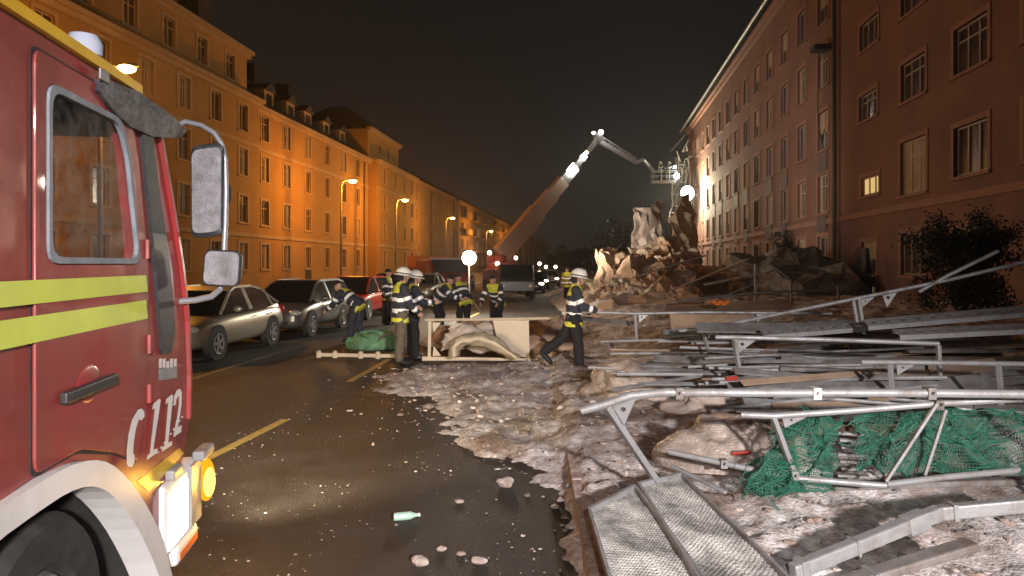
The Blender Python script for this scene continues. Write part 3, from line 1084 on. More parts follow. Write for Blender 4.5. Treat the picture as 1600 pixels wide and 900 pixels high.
for k in range(9):
    mb.ball((0.001, 3.64 + 0.05 * k, 0.985 + 0.012 * k), 0.007, nu=8, nv=4)
mb.build('rivets', 'greypl', TRUCK)
# grey rubber round the window
def ring_path(path, off):
    c = Vector((sum(p[0] for p in path) / len(path), sum(p[1] for p in path) / len(path)))
    out = []
    for p in path:
        d = Vector(p) - c
        out.append((p[0] - off * (1 if d.x > 0 else -1), p[1] - off * (1 if d.y > 0 else -1)))
    return out


mb = MB()
mb.add(*side_plate(dwin, 0.004, 0.024, [ring_path(dwin, 0.024)]))
mb.build('window_seal', 'seal', door)
mb = MB()
v, f = holed(dwin, [])
mb.add([(0.008, a, b) for a, b in v], f)
mb.build('window_pane', 'glass_cab', door, fix=False)
mb = MB()
v, f = holed(win, [])
mb.add([(-W + 0.02, a, b) for a, b in v], f)
mb.build('window_pane', 'glass_cab', TRUCK, fix=False)


def decal(mb, poly, x=0.0175, d=0.0015):
    v, f = holed(poly, [])
    n = len(v)
    mb.add([(x, a, b) for a, b in v] + [(x + d, a, b) for a, b in v], [tuple(reversed(q)) for q in f] + [tuple(i + n for i in q) for q in f])


for za, zb in ((1.815, 1.895), (1.685, 1.775)):
    mb = MB()
    y0 = sp(8, 450)[0]
    mb.add(*side_plate([(1.2, za), (1.2, zb), (y0 + 0.0, zb), (3.42, zb), (3.445, za)], 0.0175, 0.019))
    mb.build('lime_stripe', 'lime', TRUCK)
mb = MB()
decal(mb, [sp(*p) for p in ((214, 752), (232, 768), (287, 708), (280, 700))], 0.0005)
mb.build('yellow_stripe', 'yellow', TRUCK)
# the number 112 and the telephone receiver
def sx(cx, cy):
    return (120 + cx / 2.646, 560 + cy / 2.646)


mb = MB()
for poly in ([(302, 188), (326, 168), (332, 172), (300, 380), (318, 372), (316, 392), (274, 420), (277, 402), (287, 394), (308, 205), (296, 212)],
             [(356, 168), (378, 150), (384, 154), (363, 350), (380, 342), (378, 360), (338, 386), (340, 368), (350, 360), (364, 182), (352, 190)],
             [(386, 196), (388, 160), (400, 132), (412, 126), (420, 140), (419, 190), (413, 235), (404, 285), (420, 276), (418, 304), (386, 326), (389, 298), (402, 240), (409, 190), (409, 160), (404, 156), (397, 172), (395, 192)]):
    decal(mb, [sp(*sx(*p)) for p in poly], 0.0165)
mb.build('number_decal', 'white', TRUCK)
mb = MB()
decal(mb, [sp(*sx(*p)) for p in ((238, 212), (252, 208), (262, 220), (264, 240), (252, 256), (240, 252), (228, 290), (219, 340), (215, 390), (222, 404), (221, 432), (212, 450), (196, 448), (190, 436), (190, 380), (198, 315), (212, 255))], 0.0165)
mb.build('receiver_decal', 'white', TRUCK)
mb = MB()
decal(mb, [sp(*p) for p in ((247, 577), (247, 595), (276, 590), (276, 572))], 0.0006)
mb.build('badge', 'greypl', TRUCK)
mb = MB()
for i in range(5):
    a = 248 + i * 5.8
    decal(mb, [sp(a, 561 + (0 if i != 2 else 4)), sp(a, 575), sp(a + 4.2, 574.5), sp(a + 4.2, 560 + (0 if i != 2 else 4))], 0.0006)
mb.build('type_letters', 'white', TRUCK)
# door handle: pale dished recess and a black bar
mb = MB()
hy, hz = sp(132, 603)
mb.ball((0.014, hy + 0.0, hz + 0.01), (0.010, 0.11, 0.075), nu=24)
mb.build('handle_recess', 'red', door, smooth=True)
mb = MB()
mb.box((0.02, sp(82, 600)[0], hz - 0.026), (0.05, sp(166, 600)[0], hz + 0.018))
bevel(mb.build('handle', 'black', door), 0.008)
# black pillar plate in front of the door, with the mirror foot on it
mb = MB()
pil = [(3.35, 2.66), (3.49, 2.62), (3.60, 2.34), (3.78, 1.93), (3.86, 1.60), (3.80, 1.48), (3.66, 1.48), (3.56, 1.93), (3.42, 2.40)]
mb.add(*side_plate(rounded(pil, 0.03, 2), 0.001, 0.02))
mb.build('pillar_cover', 'black', TRUCK)
mb = MB()
fr = [(a - 0.05, b) for a, b in front[:-1]]
for (a, b), (c, d) in zip(fr, fr[1:]):
    mb.bar((0.006, a, b), (0.006, c, d), 0.03, 0.03)
mb.build('windscreen_trim', 'red', TRUCK)
# sun visor: a drooping shell across the windscreen's top, its end plate seen
mb = MB()
prof = [sp(138, 140), sp(144, 122), sp(170, 129), sp(205, 142), sp(240, 166), sp(268, 188), sp(283, 205), sp(270, 217), sp(228, 214), sp(190, 198), sp(158, 168)]
n = 10
rings = []
for i in range(n + 1):
    x = 0.035 - (W + 0.07) * i / n
    sc = 0.97 if i in (0, n) else 1
    c0, c1 = 3.45, 2.66
    rings.append([(x, c0 + (a - c0) * sc, c1 + (b - c1) * sc) for a, b in prof])
mb.loft(rings)
mb.build('sun_visor', 'visor', TRUCK, smooth=True)
mb = MB()
mb.box((0.036, 2.84, 2.69), (0.045, 2.93, 2.735))
bevel(mb.build('visor_bracket', 'greypl', TRUCK), 0.01)
# yellow gutter strip along the roof edge and the lamp on the roof
mb = MB()
mb.box((-0.10, 1.0, 2.748), (0.025, 3.36, 2.79))
mb.build('roof_strip', 'yellow', TRUCK)
mb = MB()
ly, lz = 2.98, 2.795
mb.lathe([(0.075, 0), (0.075, 0.02)], (-0.075, ly, lz), n=18)
base = mb.build('roof_lamp', 'black', TRUCK)
mb = MB()
mb.lathe([(0.07, 0.02), (0.072, 0.07), (0.055, 0.105), (0.02, 0.118)], (-0.075, ly, lz), n=18)
mb.build('lamp_dome', 'bluecap', base, smooth=True)
# wheel arch with its pale flare
mb = MB()
def curve(ctrl, n=26):
    out = []
    for i in range(n + 1):
        s_ = i / n * (len(ctrl) - 1)
        k = min(int(s_), len(ctrl) - 2)
        f_ = s_ - k
        p0_, p1_, p2_, p3_ = (Vector(ctrl[max(0, min(len(ctrl) - 1, k + d))]) for d in (-1, 0, 1, 2))
        out.append(tuple(0.5 * ((2 * p1_) + (p2_ - p0_) * f_ + (2 * p0_ - 5 * p1_ + 4 * p2_ - p3_) * f_ ** 2 + (3 * p1_ - p0_ - 3 * p2_ + p3_) * f_ ** 3)))
    return out


arch = curve([(1.45, 0.60), (1.62, 0.98), (1.95, 1.18), (2.40, 1.215), (2.74, 1.19), (3.02, 1.085), (3.34, 0.84), (3.60, 0.56), (3.76, 0.30)])
inn = curve([(1.55, 0.60), (1.70, 0.91), (2.00, 1.09), (2.40, 1.12), (2.70, 1.10), (2.95, 1.00), (3.23, 0.77), (3.47, 0.50), (3.63, 0.28)])
for i in range(len(arch) - 1):
    for_x = [(-0.10, 0.035)]
    a, b, c, d = arch[i], arch[i + 1], inn[i + 1], inn[i]
    v = [(x, p[0], p[1]) for x in (-0.1, 0.035) for p in (a, b, c, d)]
    mb.add(v, [(0, 1, 2, 3), (7, 6, 5, 4), (0, 4, 5, 1), (1, 5, 6, 2), (2, 6, 7, 3), (3, 7, 4, 0)])
mb.build('wheel_arch', 'white', TRUCK)
mb = MB()
for i in range(len(inn) - 1):
    a, b = inn[i], inn[i + 1]
    mb.add([(-0.1, *a), (-0.1, *b), (-0.8, *b), (-0.8, *a)], [(0, 1, 2, 3)])
mb.add([(-0.8, 1.5, 0.3), (-0.8, 3.7, 0.3), (-0.8, 3.7, 1.2), (-0.8, 1.5, 1.2)], [(0, 1, 2, 3)])
mb.build('wheel_well', 'rubber', TRUCK, fix=False)


def truck_wheel(y, x):
    mb = MB()
    mb.lathe([(0.30, -0.29), (0.46, -0.30), (0.51, -0.26), (0.515, -0.04), (0.48, 0.0), (0.33, -0.01), (0.30, -0.05)], (x, y, 0.515), 'x', 36)
    w = mb.build('wheel', 'rubber', TRUCK, smooth=True)
    mb = MB()
    mb.lathe([(0.31, -0.06), (0.29, -0.03), (0.24, -0.10), (0.13, -0.12), (0.12, -0.04), (0.06, -0.02)], (x, y, 0.515), 'x', 30)
    for k in range(10):
        a = 2 * math.pi * k / 10
        mb.lathe([(0.016, -0.12), (0.016, -0.075)], (x, y + 0.185 * math.cos(a), 0.515 + 0.185 * math.sin(a)), 'x', 6)
    mb.build('rim', 'rim', w, smooth=True)


truck_wheel(2.58, -0.04)
truck_wheel(2.58, -W + 0.36)
truck_wheel(-2.2, -0.04)
truck_wheel(-2.2, -W + 0.36)
# bumper corner, headlamp, amber flasher
mb = MB()
mb.box((-W - 0.02, 3.90, 0.28), (0.02, 4.30, 0.40))
mb.box((-W - 0.02, 3.80, 0.40), (-0.55, 4.26, 0.80))
bevel(mb.build('bumper', 'white', TRUCK), 0.03)
mb = MB()
mb.box((0.02, 3.93, 0.31), (0.024, 4.26, 0.35))
mb.build('bumper_stripe', 'orange', TRUCK)
mb = MB()
mb.box((-0.54, 3.66, 0.41), (0.03, 4.27, 0.80))
hl = bevel(mb.build('headlamp_housing', 'white', TRUCK), 0.03)
mb = MB()
mb.box((0.0305, 3.70, 0.45), (0.043, 4.02, 0.74))
mb.box((-0.5, 4.271, 0.45), (0.0, 4.285, 0.76))
bevel(mb.build('headlamp', 'headlamp', hl), 0.01)
mb = MB()
mb.box((0.0, 3.74, 0.803), (0.05, 3.90, 0.86))
bevel(mb.build('lamp_cap', 'greypl', hl), 0.012)
mb = MB()
mb.box((0.03, 4.12, 0.803), (0.10, 4.34, 0.86))
bevel(mb.build('lamp_cap', 'greypl', hl), 0.012)
mb = MB()
mb.ball((0.055, 4.33, 0.635), (0.05, 0.07, 0.13))
fl = mb.build('flasher', 'amber_lamp', hl, smooth=True)
mb = MB()
mb.ball((0.078, 4.30, 0.63), (0.036, 0.05, 0.09))
mb.build('bulb', 'amber_core', fl, smooth=True)
mb = MB()
mb.box((0.031, 4.07, 0.44), (0.046, 4.26, 0.79))
mb.build('lamp_frame', 'greypl', hl)
# step and crew body behind
mb = MB()
mb.box((-W, -5.5, 0.55), (0.0, 1.0, 2.95))
bevel(mb.build('crew_body', 'red', TRUCK), 0.03)
mb = MB()
mb.box((-1.9, -5.4, 0.45), (-0.5, 4.0, 0.54))
mb.build('chassis', 'black', TRUCK)
# seats and wheel glimpsed through the glass
for x in (-0.75, -1.75):
    mb = MB()
    mb.box((x - 0.25, 1.9, 1.25), (x + 0.25, 2.4, 1.55))
    mb.box((x - 0.25, 1.75, 1.56), (x + 0.25, 1.92, 2.15))
    mb.box((x - 0.14, 1.77, 2.17), (x + 0.14, 1.88, 2.38))
    bevel(mb.build('seat', 'seat_cloth', TRUCK), 0.05)
mb = MB()
mb.box((-W + 0.06, 3.35, 1.26), (-0.06, 3.9, 1.82))
mb.build('dashboard', 'dark_in', TRUCK)
# mirrors on their arm
def tp(px, py, Y):
    """pixel at depth Y -> truck space"""
    return TRUCK_INV @ P(px, py, Y)


TRUCK_INV = (Matrix.Translation(Vector((-1.253, 0, 0))) @ Matrix.Rotation(math.atan(0.155), 4, 'Z')).inverted()
mb = MB()
path = [(262, 203), (290, 190), (315, 196), (335, 208), (347, 226), (352, 250), (353, 300), (352, 350), (350, 390), (347, 425), (344, 452)]
mb.tube([tp(x, y, 4.12) for x, y in path[:1]] + [tp(x, y, 4.14) for x, y in path[1:]], 0.016, 10)
low = [(344, 452), (330, 464), (305, 469), (280, 471), (252, 478)]
mb.tube([tp(x, y, 4.14 - 0.06 * i) for i, (x, y) in enumerate(low)], 0.018, 10)
arm = mb.build('mirror_arm', 'arm', TRUCK, smooth=True)


def mirror(quad, name, r):
    c = [Vector(tp(x, y, 4.10)) for x, y in quad]
    ctr = sum(c, Vector()) / len(c)
    nrm = (c[1] - c[0]).cross(c[3] - c[0]).normalized()
    cam_l = TRUCK_INV @ Vector((0, 0, CAMH))
    if nrm.dot(cam_l - ctr) < 0:
        nrm = -nrm
    # rounded outline in the quad's plane
    ex = (c[1] - c[0] + c[2] - c[3]).normalized()
    ey = nrm.cross(ex)
    fl = rounded([((p - ctr).dot(ex), (p - ctr).dot(ey)) for p in c], r, 5)
    ring = lambda s, h: [ctr + ex * a * s + ey * b * s + nrm * h for a, b in fl]
    mb = MB()
    mb.loft([ring(0.7, -0.06), ring(0.93, -0.045), ring(1.0, -0.012), ring(1.0, 0.0), ring(0.955, 0.006)])
    hs = mb.build(name, 'black', arm, smooth=True)
    mb = MB()
    mb.prism(ring(0.90, 0.0065), nrm * 0.003)
    mb.build('mirror_glass', 'frost', hs)


mirror([(298, 228), (349, 222), (347, 368), (299, 373)], 'long_mirror', 0.05)
mirror([(320, 389), (378, 392), (374, 449), (315, 446)], 'short_mirror', 0.045)
mb = MB()
mb.ball(tp(354, 303, 4.17), (0.03, 0.03, 0.075))
mb.build('mirror_joint', 'black', arm, smooth=True)
mb = MB()
mb.tube([Vector(tp(258, 470, 3.88)) + Vector((0.0, 0, 0.04)), Vector(tp(256, 492, 3.88)), Vector(tp(254, 516, 3.86)) + Vector((0, 0, 0))], [0.045, 0.055, 0.04], 10)
mb.build('arm_foot', 'greypl', TRUCK, smooth=True)
# its headlamps' beam
ah = math.atan(0.155)
TM = Matrix.Translation(Vector((-1.253, 0, 0))) @ Matrix.Rotation(ah, 4, 'Z')
for x in (-0.3, -W + 0.3):
    a = TM @ Vector((x, 4.45, 0.65))
    lamp('headlamp_beam', 'SPOT', a, 900, (1.0, 0.80, 0.52), a + Vector((0.12 + 0.1 * (x > -1), 1, -0.028)), 0.08, 70, 0.8)
a = TM @ Vector((0.17, 4.40, 0.62))
lamp('flasher_light', 'POINT', a, 16, (1.0, 0.5, 0.08), size=0.05)


# ------------------------------------------------------------------ cars
def make_car(label, x, y, rz, paint, length=4.45, height=1.44, kind='saloon', lights=False, parts=True, group='cars parked in a row along the kerb', taillit=False):
    t = thing('parked_car' if not lights else 'oncoming_car', label, 'car', (x, y, 0), rz, group)
    w = 0.86
    L = length / 2
    hood = 0.92 if kind != 'van' else 1.05
    # lower body: sections from tail to nose: (y, half width, bottom, waist, top)
    if kind == 'saloon':
        S = [(-L, 0.70, 0.40, 0.62, 0.80), (-L + 0.12, 0.80, 0.28, 0.66, 0.96), (-L + 0.7, 0.855, 0.22, 0.70, 1.0), (-0.6, 0.87, 0.20, 0.72, 0.95), (0.55, 0.87, 0.20, 0.70, 0.92), (0.95, 0.865, 0.20, 0.69, 0.90),
             (L - 0.5, 0.84, 0.22, 0.64, 0.80), (L - 0.14, 0.78, 0.24, 0.58, 0.70), (L, 0.62, 0.34, 0.52, 0.60)]
        roof = [(-1.72, 0.985), (-1.0, 1.36), (-0.55, height), (0.15, height), (0.45, 1.36), (1.18, 0.91)]
    else:
        S = [(-L, 0.74, 0.42, 0.70, 0.95), (-L + 0.1, 0.83, 0.28, 0.74, 1.0), (-L + 0.7, 0.86, 0.22, 0.76, 1.0), (-0.6, 0.87, 0.20, 0.76, 0.99), (0.6, 0.87, 0.20, 0.74, 0.97), (1.1, 0.865, 0.20, 0.73, 0.95),
             (L - 0.4, 0.83, 0.22, 0.68, 0.84), (L - 0.12, 0.77, 0.24, 0.60, 0.74), (L, 0.62, 0.34, 0.54, 0.62)]
        roof = [(-L + 0.06, 0.99), (-L + 0.3, height - 0.08), (-L + 0.75, height), (0.1, height), (0.5, height - 0.1), (1.35, 0.95)]
    rings = []
    for yy, hw, b, m_, tp_ in S:
        half = [(0.0, b), (hw * 0.8, b), (hw * 0.97, b + 0.1), (hw, m_ * 0.75), (hw * 0.985, m_), (hw * 0.93, tp_ - 0.03), (hw * 0.72, tp_), (0, tp_ + 0.015)]
        ring = [(px_, yy, pz) for px_, pz in half] + [(-px_, yy, pz) for px_, pz in half[-2:0:-1]]
        rings.append(ring)
    mb = MB()
    mb.loft(rings)
    subsurf(mb.build('body', paint, t, smooth='all'), 2)
    # glass house
    mb = MB()
    rr = []
    for yy, z in roof:
        f = (z - 0.95) / (height - 0.95)
        hw = 0.80 - 0.20 * max(0, f)
        rr.append([(hw, yy, z), (-hw, yy, z)])
    n = len(roof)
    v, f = [], []
    for i, (a, b) in enumerate(rr):
        yb = roof[i][0]
        v += [a, b]
    base = len(v)
    for i in range(n):
        v += [(0.81, roof[i][0], 0.9), (-0.81, roof[i][0], 0.9)]
    for i in range(n - 1):
        f.append((2 * i, 2 * i + 1, 2 * i + 3, 2 * i + 2))
        f.append((2 * i, 2 * i + 2, base + 2 * i + 2, base + 2 * i))
        f.append((2 * i + 1, base + 2 * i + 1, base + 2 * i + 3, 2 * i + 3))
    mb.add(v, f)
    mb.build('windows', 'carglass', t)
    # roof skin and pillars
    mb = MB()
    idx = [i for i in range(n) if roof[i][1] > height - 0.09 - (0.02 if kind == 'saloon' else 0)]
    for i in range(n - 1):
        if i in idx and i + 1 in idx:
            (y0, z0), (y1, z1) = roof[i], roof[i + 1]
            h0, h1 = 0.615, 0.615
            mb.add([(h0, y0, z0 + 0.012), (-h0, y0, z0 + 0.012), (-h1, y1, z1 + 0.012), (h1, y1, z1 + 0.012), (h0, y0, z0 - 0.03), (-h0, y0, z0 - 0.03), (-h1, y1, z1 - 0.03), (h1, y1, z1 - 0.03)],
                   [(0, 1, 2, 3), (7, 6, 5, 4), (0, 4, 5, 1), (2, 6, 7, 3), (0, 3, 7, 4), (1, 5, 6, 2)])
    for sx_ in (1, -1):
        pts = []
        for yy, z in roof:
            f_ = (z - 0.95) / (height - 0.95)
            pts.append((sx_ * (0.805 - 0.20 * max(0, f_)), yy, z + 0.005))
        for a, b in zip(pts, pts[1:]):
            mb.bar(a, b, 0.05, 0.05)
        mb.bar((sx_ * 0.81, -0.25, 0.93), (sx_ * 0.615, -0.2, height - 0.02), 0.06, 0.03, up=(1, 0, 0))
        mb.bar((sx_ * 0.82, -1.35, 0.96), (sx_ * 0.66, -1.2, height - 0.12), 0.05, 0.03, up=(1, 0, 0))
    mb.build('roof', paint, t)
    # wheels
    for sx_ in (1, -1):
        for wy in (L - 0.86, -L + 0.92):
            mb = MB()
            mb.lathe([(0.20, -0.19), (0.30, -0.2), (0.318, -0.16), (0.318, -0.03), (0.29, 0.0), (0.205, -0.01)] if sx_ > 0 else [(0.20, 0.19), (0.30, 0.2), (0.318, 0.16), (0.318, 0.03), (0.29, 0.0), (0.205, 0.01)],
                     (sx_ * 0.868, wy, 0.318), 'x', 28)
            wv = mb.build('wheel', 'rubber', t)
            mb = MB()
            s_ = sx_
            mb.tube([(s_ * 0.872, wy + 0.2 * math.cos(2 * math.pi * k / 20), 0.318 + 0.2 * math.sin(2 * math.pi * k / 20)) for k in range(21)], 0.014, 6)
            mb.lathe([(0.05, 0.0), (0.04, 0.012 * s_)], (s_ * 0.868, wy, 0.318), 'x', 12)
            for k in range(5):
                a = 2 * math.pi * k / 5 + wy
                mb.bar((s_ * 0.868, wy + 0.04 * math.cos(a), 0.318 + 0.04 * math.sin(a)), (s_ * 0.868, wy + 0.195 * math.cos(a), 0.318 + 0.195 * math.sin(a)), 0.055, 0.02, up=(1, 0, 0))
            mb.build('rim', 'rim', wv)
            mb = MB()    # dark wheel-arch lining
            mb.lathe([(0.375, 0), (0.375, 0.02 * s_)], (s_ * 0.846, wy, 0.34), 'x', 24)
            mb.build('wheel_arch', 'rubber', t)
    # lamps, bumper opening, plate, mirrors
    for s_ in (1, -1):
        mb = MB()
        mb.ball((s_ * 0.62, L - 0.20, 0.66), (0.17, 0.16, 0.085))
        mb.build('headlight', 'far_head' if lights else 'lens', t, smooth=True)
        mb = MB()
        mb.ball((s_ * 0.70, -L + 0.12, 0.80), (0.10, 0.12, 0.13))
        mb.build('taillight', 'red_lamp' if taillit else 'tail', t, smooth=True)
        mb = MB()
        mb.ball((s_ * 0.97, 0.75, 0.99), (0.10, 0.06, 0.07))
        mb.build('wing_mirror', paint, t, smooth=True)
    mb = MB()
    mb.box((-0.5, L - 0.10, 0.36), (0.5, L + 0.005, 0.46))
    mb.build('bumper_grille', 'rubber', t)
    mb = MB()
    mb.box((-0.30, L - 0.22, 0.56), (0.30, L - 0.02, 0.66))
    bevel(mb.build('grille', 'greypl', t), 0.02)
    mb = MB()
    for s_ in (1, -1):
        for yy in (-0.35, -1.15):
            mb.box((s_ * 0.868, yy - 0.1, 0.77), (s_ * 0.885, yy + 0.08, 0.795))
    mb.build('door_handle', paint, t)
    return t


M['silver_gold'] = mat('champagne_paint', (0.36, 0.32, 0.24), 0.28, metal=0.45, col2=(0.30, 0.26, 0.20), scale=1.2, coat=0.4)
M['silver'] = mat('silver_paint', (0.42, 0.40, 0.36), 0.3, metal=0.45, col2=(0.33, 0.31, 0.28), scale=1, coat=0.4)
M['grey_paint'] = mat('grey_car_paint', (0.16, 0.15, 0.14), 0.28, metal=0.5, coat=0.5)
M['dark_paint'] = mat('dark_paint', (0.03, 0.03, 0.035), 0.2, coat=0.6)
M['red_paint'] = mat('red_paint', (0.30, 0.025, 0.02), 0.25, coat=0.6)
th = R(176)
make_car('champagne saloon car, nearest of the parked row, half behind the mirror', -6.72, 15.75, R(175.5), 'silver_gold')
make_car('dark estate car with silver flanks, second in the parked row', -6.12, 20.35, R(175), 'grey_paint', 4.3, 1.47, 'estate')
make_car('red hatchback parked behind the silver estate', -5.72, 25.8, R(175), 'red_paint', 4.2, 1.46, 'estate')
make_car('black car parked behind the bending firefighter', -5.25, 31.2, R(175), 'dark_paint', 4.6, 1.5, 'estate')
for i, (yy, pn, lab) in enumerate(((37.5, 'silver', 'silver saloon in the shade of the dormered house, fifth of the row'), (43.5, 'red_paint', 'dull red car far down the parked row'), (50, 'dark_paint', 'black saloon at the far end of the parked row'))):
    make_car(lab, -7.6 + 0.078 * yy, yy, R(175), pn, 4.4, 1.45, 'saloon')
make_car('car with glaring headlights coming down the street, nearer one', 1.35, 47, R(177), 'dark_paint', lights=True, group='cars with headlights on in the distance')
make_car('car with glaring headlights farther down the street', 3.3, 62, R(177), 'silver', lights=True, group='cars with headlights on in the distance')
make_car('car with glaring headlights between the other two in the middle of the street', 2.0, 55, R(178), 'dark_paint', lights=True, group='cars with headlights on in the distance')
make_car('car with glaring headlights beside the black van', 0.5, 72, R(178), 'silver', lights=True, group='cars with headlights on in the distance')
make_car('dark car driving away with red tail lamps lit', 2.2, 76, R(-3), 'dark_paint', taillit=True, group=None)

# dark panel van and red engine behind the group of firefighters
def big_vehicle(name, label, cat, x, y, rz, L, Wd, Hh, paint, extra=None):
    t = thing(name, label, cat, (x, y, 0), rz)
    mb = MB()
    prof = [(-L / 2, 0.45), (-L / 2, Hh), (L / 2 - 1.0, Hh), (L / 2 - 0.35, Hh * 0.62), (L / 2, Hh * 0.55), (L / 2, 0.45)]
    mb.prism([(-Wd / 2, a, b) for a, b in prof], (Wd, 0, 0))
    bevel(mb.build('body', paint, t), 0.06)
    mb = MB()
    a, b = (L / 2 - 0.98, Hh - 0.02), (L / 2 - 0.37, Hh * 0.64)
    mb.bar((0, a[0] + 0.02, a[1]), (0, b[0] + 0.02, b[1]), Wd * 0.86, 0.03, up=(1, 0, 0)) if False else mb.add([(-Wd * 0.43, a[0] + 0.03, a[1]), (Wd * 0.43, a[0] + 0.03, a[1]), (Wd * 0.43, b[0] + 0.03, b[1]), (-Wd * 0.43, b[0] + 0.03, b[1])], [(0, 1, 2, 3)])
    mb.build('windscreen', 'carglass', t)
    for s_ in (1, -1):
        mb = MB()
        mb.box((s_ * Wd / 2 - 0.002 * s_, L / 2 - 1.7, Hh * 0.62), (s_ * (Wd / 2 + 0.012), L / 2 - 0.95, Hh * 0.88))
        mb.build('side_window', 'carglass', t)
        for wy in (L / 2 - 1.0, -L / 2 + 1.1):
            mb = MB()
            mb.lathe([(0.2, -0.1), (0.42, -0.12), (0.45, 0), (0.42, 0.12), (0.2, 0.1)], (s_ * (Wd / 2 - 0.1), wy, 0.45), 'x', 20)
            mb.build('wheel', 'rubber', t, smooth=True)
        mb = MB()
        mb.ball((s_ * Wd * 0.38, L / 2, 0.75), (0.14, 0.05, 0.12))
        mb.build('headlight', 'lens', t, smooth=True)
    return t


v = big_vehicle('fire_engine', 'red fire engine with an orange load bed, parked behind the firefighters', 'fire engine', -4.9, 46, R(200), 7.5, 2.4, 2.2, 'red_dull')
mb = MB()
mb.box((-1.22, -3.6, 1.75), (1.22, -0.8, 2.45))
mb.build('load_box', 'orange', v)
mb = MB()
mb.box((-1.0, 1.9, 2.203), (1.0, 2.2, 2.33))
mb.build('beacon_bar', 'bluecap', v)
v = big_vehicle('panel_van', 'black panel van standing behind the firefighter with white chest bands', 'van', 0.15, 40, R(183), 5.0, 1.9, 1.9, 'dark_paint')

# ------------------------------------------------------------------ people
WORKSHOP = bpy.data.scenes.new('workshop')     # a scratch scene where the figures' surfaces are fused


def remeshed(mb, voxel, sm_iter=4):
    me = bpy.data.meshes.new('tmp')
    me.from_pydata([tuple(p) for p in mb.v], [], mb.f)
    o = bpy.data.objects.new('tmp', me)
    WORKSHOP.collection.objects.link(o)
    r = o.modifiers.new('r', 'REMESH')
    r.mode = 'VOXEL'
    r.voxel_size = voxel
    s = o.modifiers.new('s', 'SMOOTH')
    s.iterations = sm_iter
    s.factor = 0.5
    with bpy.context.temp_override(scene=WORKSHOP, view_layer=WORKSHOP.view_layers[0]):
        dg = bpy.context.evaluated_depsgraph_get()
    out = bpy.data.meshes.new_from_object(o.evaluated_get(dg))
    bpy.data.objects.remove(o)
    bpy.data.meshes.remove(me)
    return out


def folds(me, f, fz, seed, amp=0.014):
    new = []
    for c_, n_ in [(v_.co.copy(), v_.normal.copy()) for v_ in me.vertices]:
        c_ += n_ * amp * noise.noise(Vector((c_.x * f, c_.y * f, c_.z * fz + seed)))
        new += c_[:]
    me.vertices.foreach_set('co', new)
    me.update()


def capsule(mb, a, b, ra, rb, n=12):
    a, b = Vector(a), Vector(b)
    d = (b - a)
    L = d.length
    d.normalize()
    pts, rs = [], []
    for k in range(4):
        t = math.pi / 2 * (1 - k / 4)
        pts.append(a - d * ra * math.sin(t))
        rs.append(max(0.001, ra * math.cos(t)))
    pts += [a + (b - a) * (k / 3) for k in range(4)]
    rs += [ra + (rb - ra) * k / 3 for k in range(4)]
    for k in range(1, 5):
        t = math.pi / 2 * k / 4
        pts.append(b + d * rb * math.sin(t))
        rs.append(max(0.001, rb * math.cos(t)))
    # drop zero-length steps
    P2, R2 = [pts[0]], [rs[0]]
    for p, r in zip(pts[1:], rs[1:]):
        if (p - P2[-1]).length > 1e-5:
            P2.append(p)
            R2.append(r)
    mb.tube(P2, R2, n)


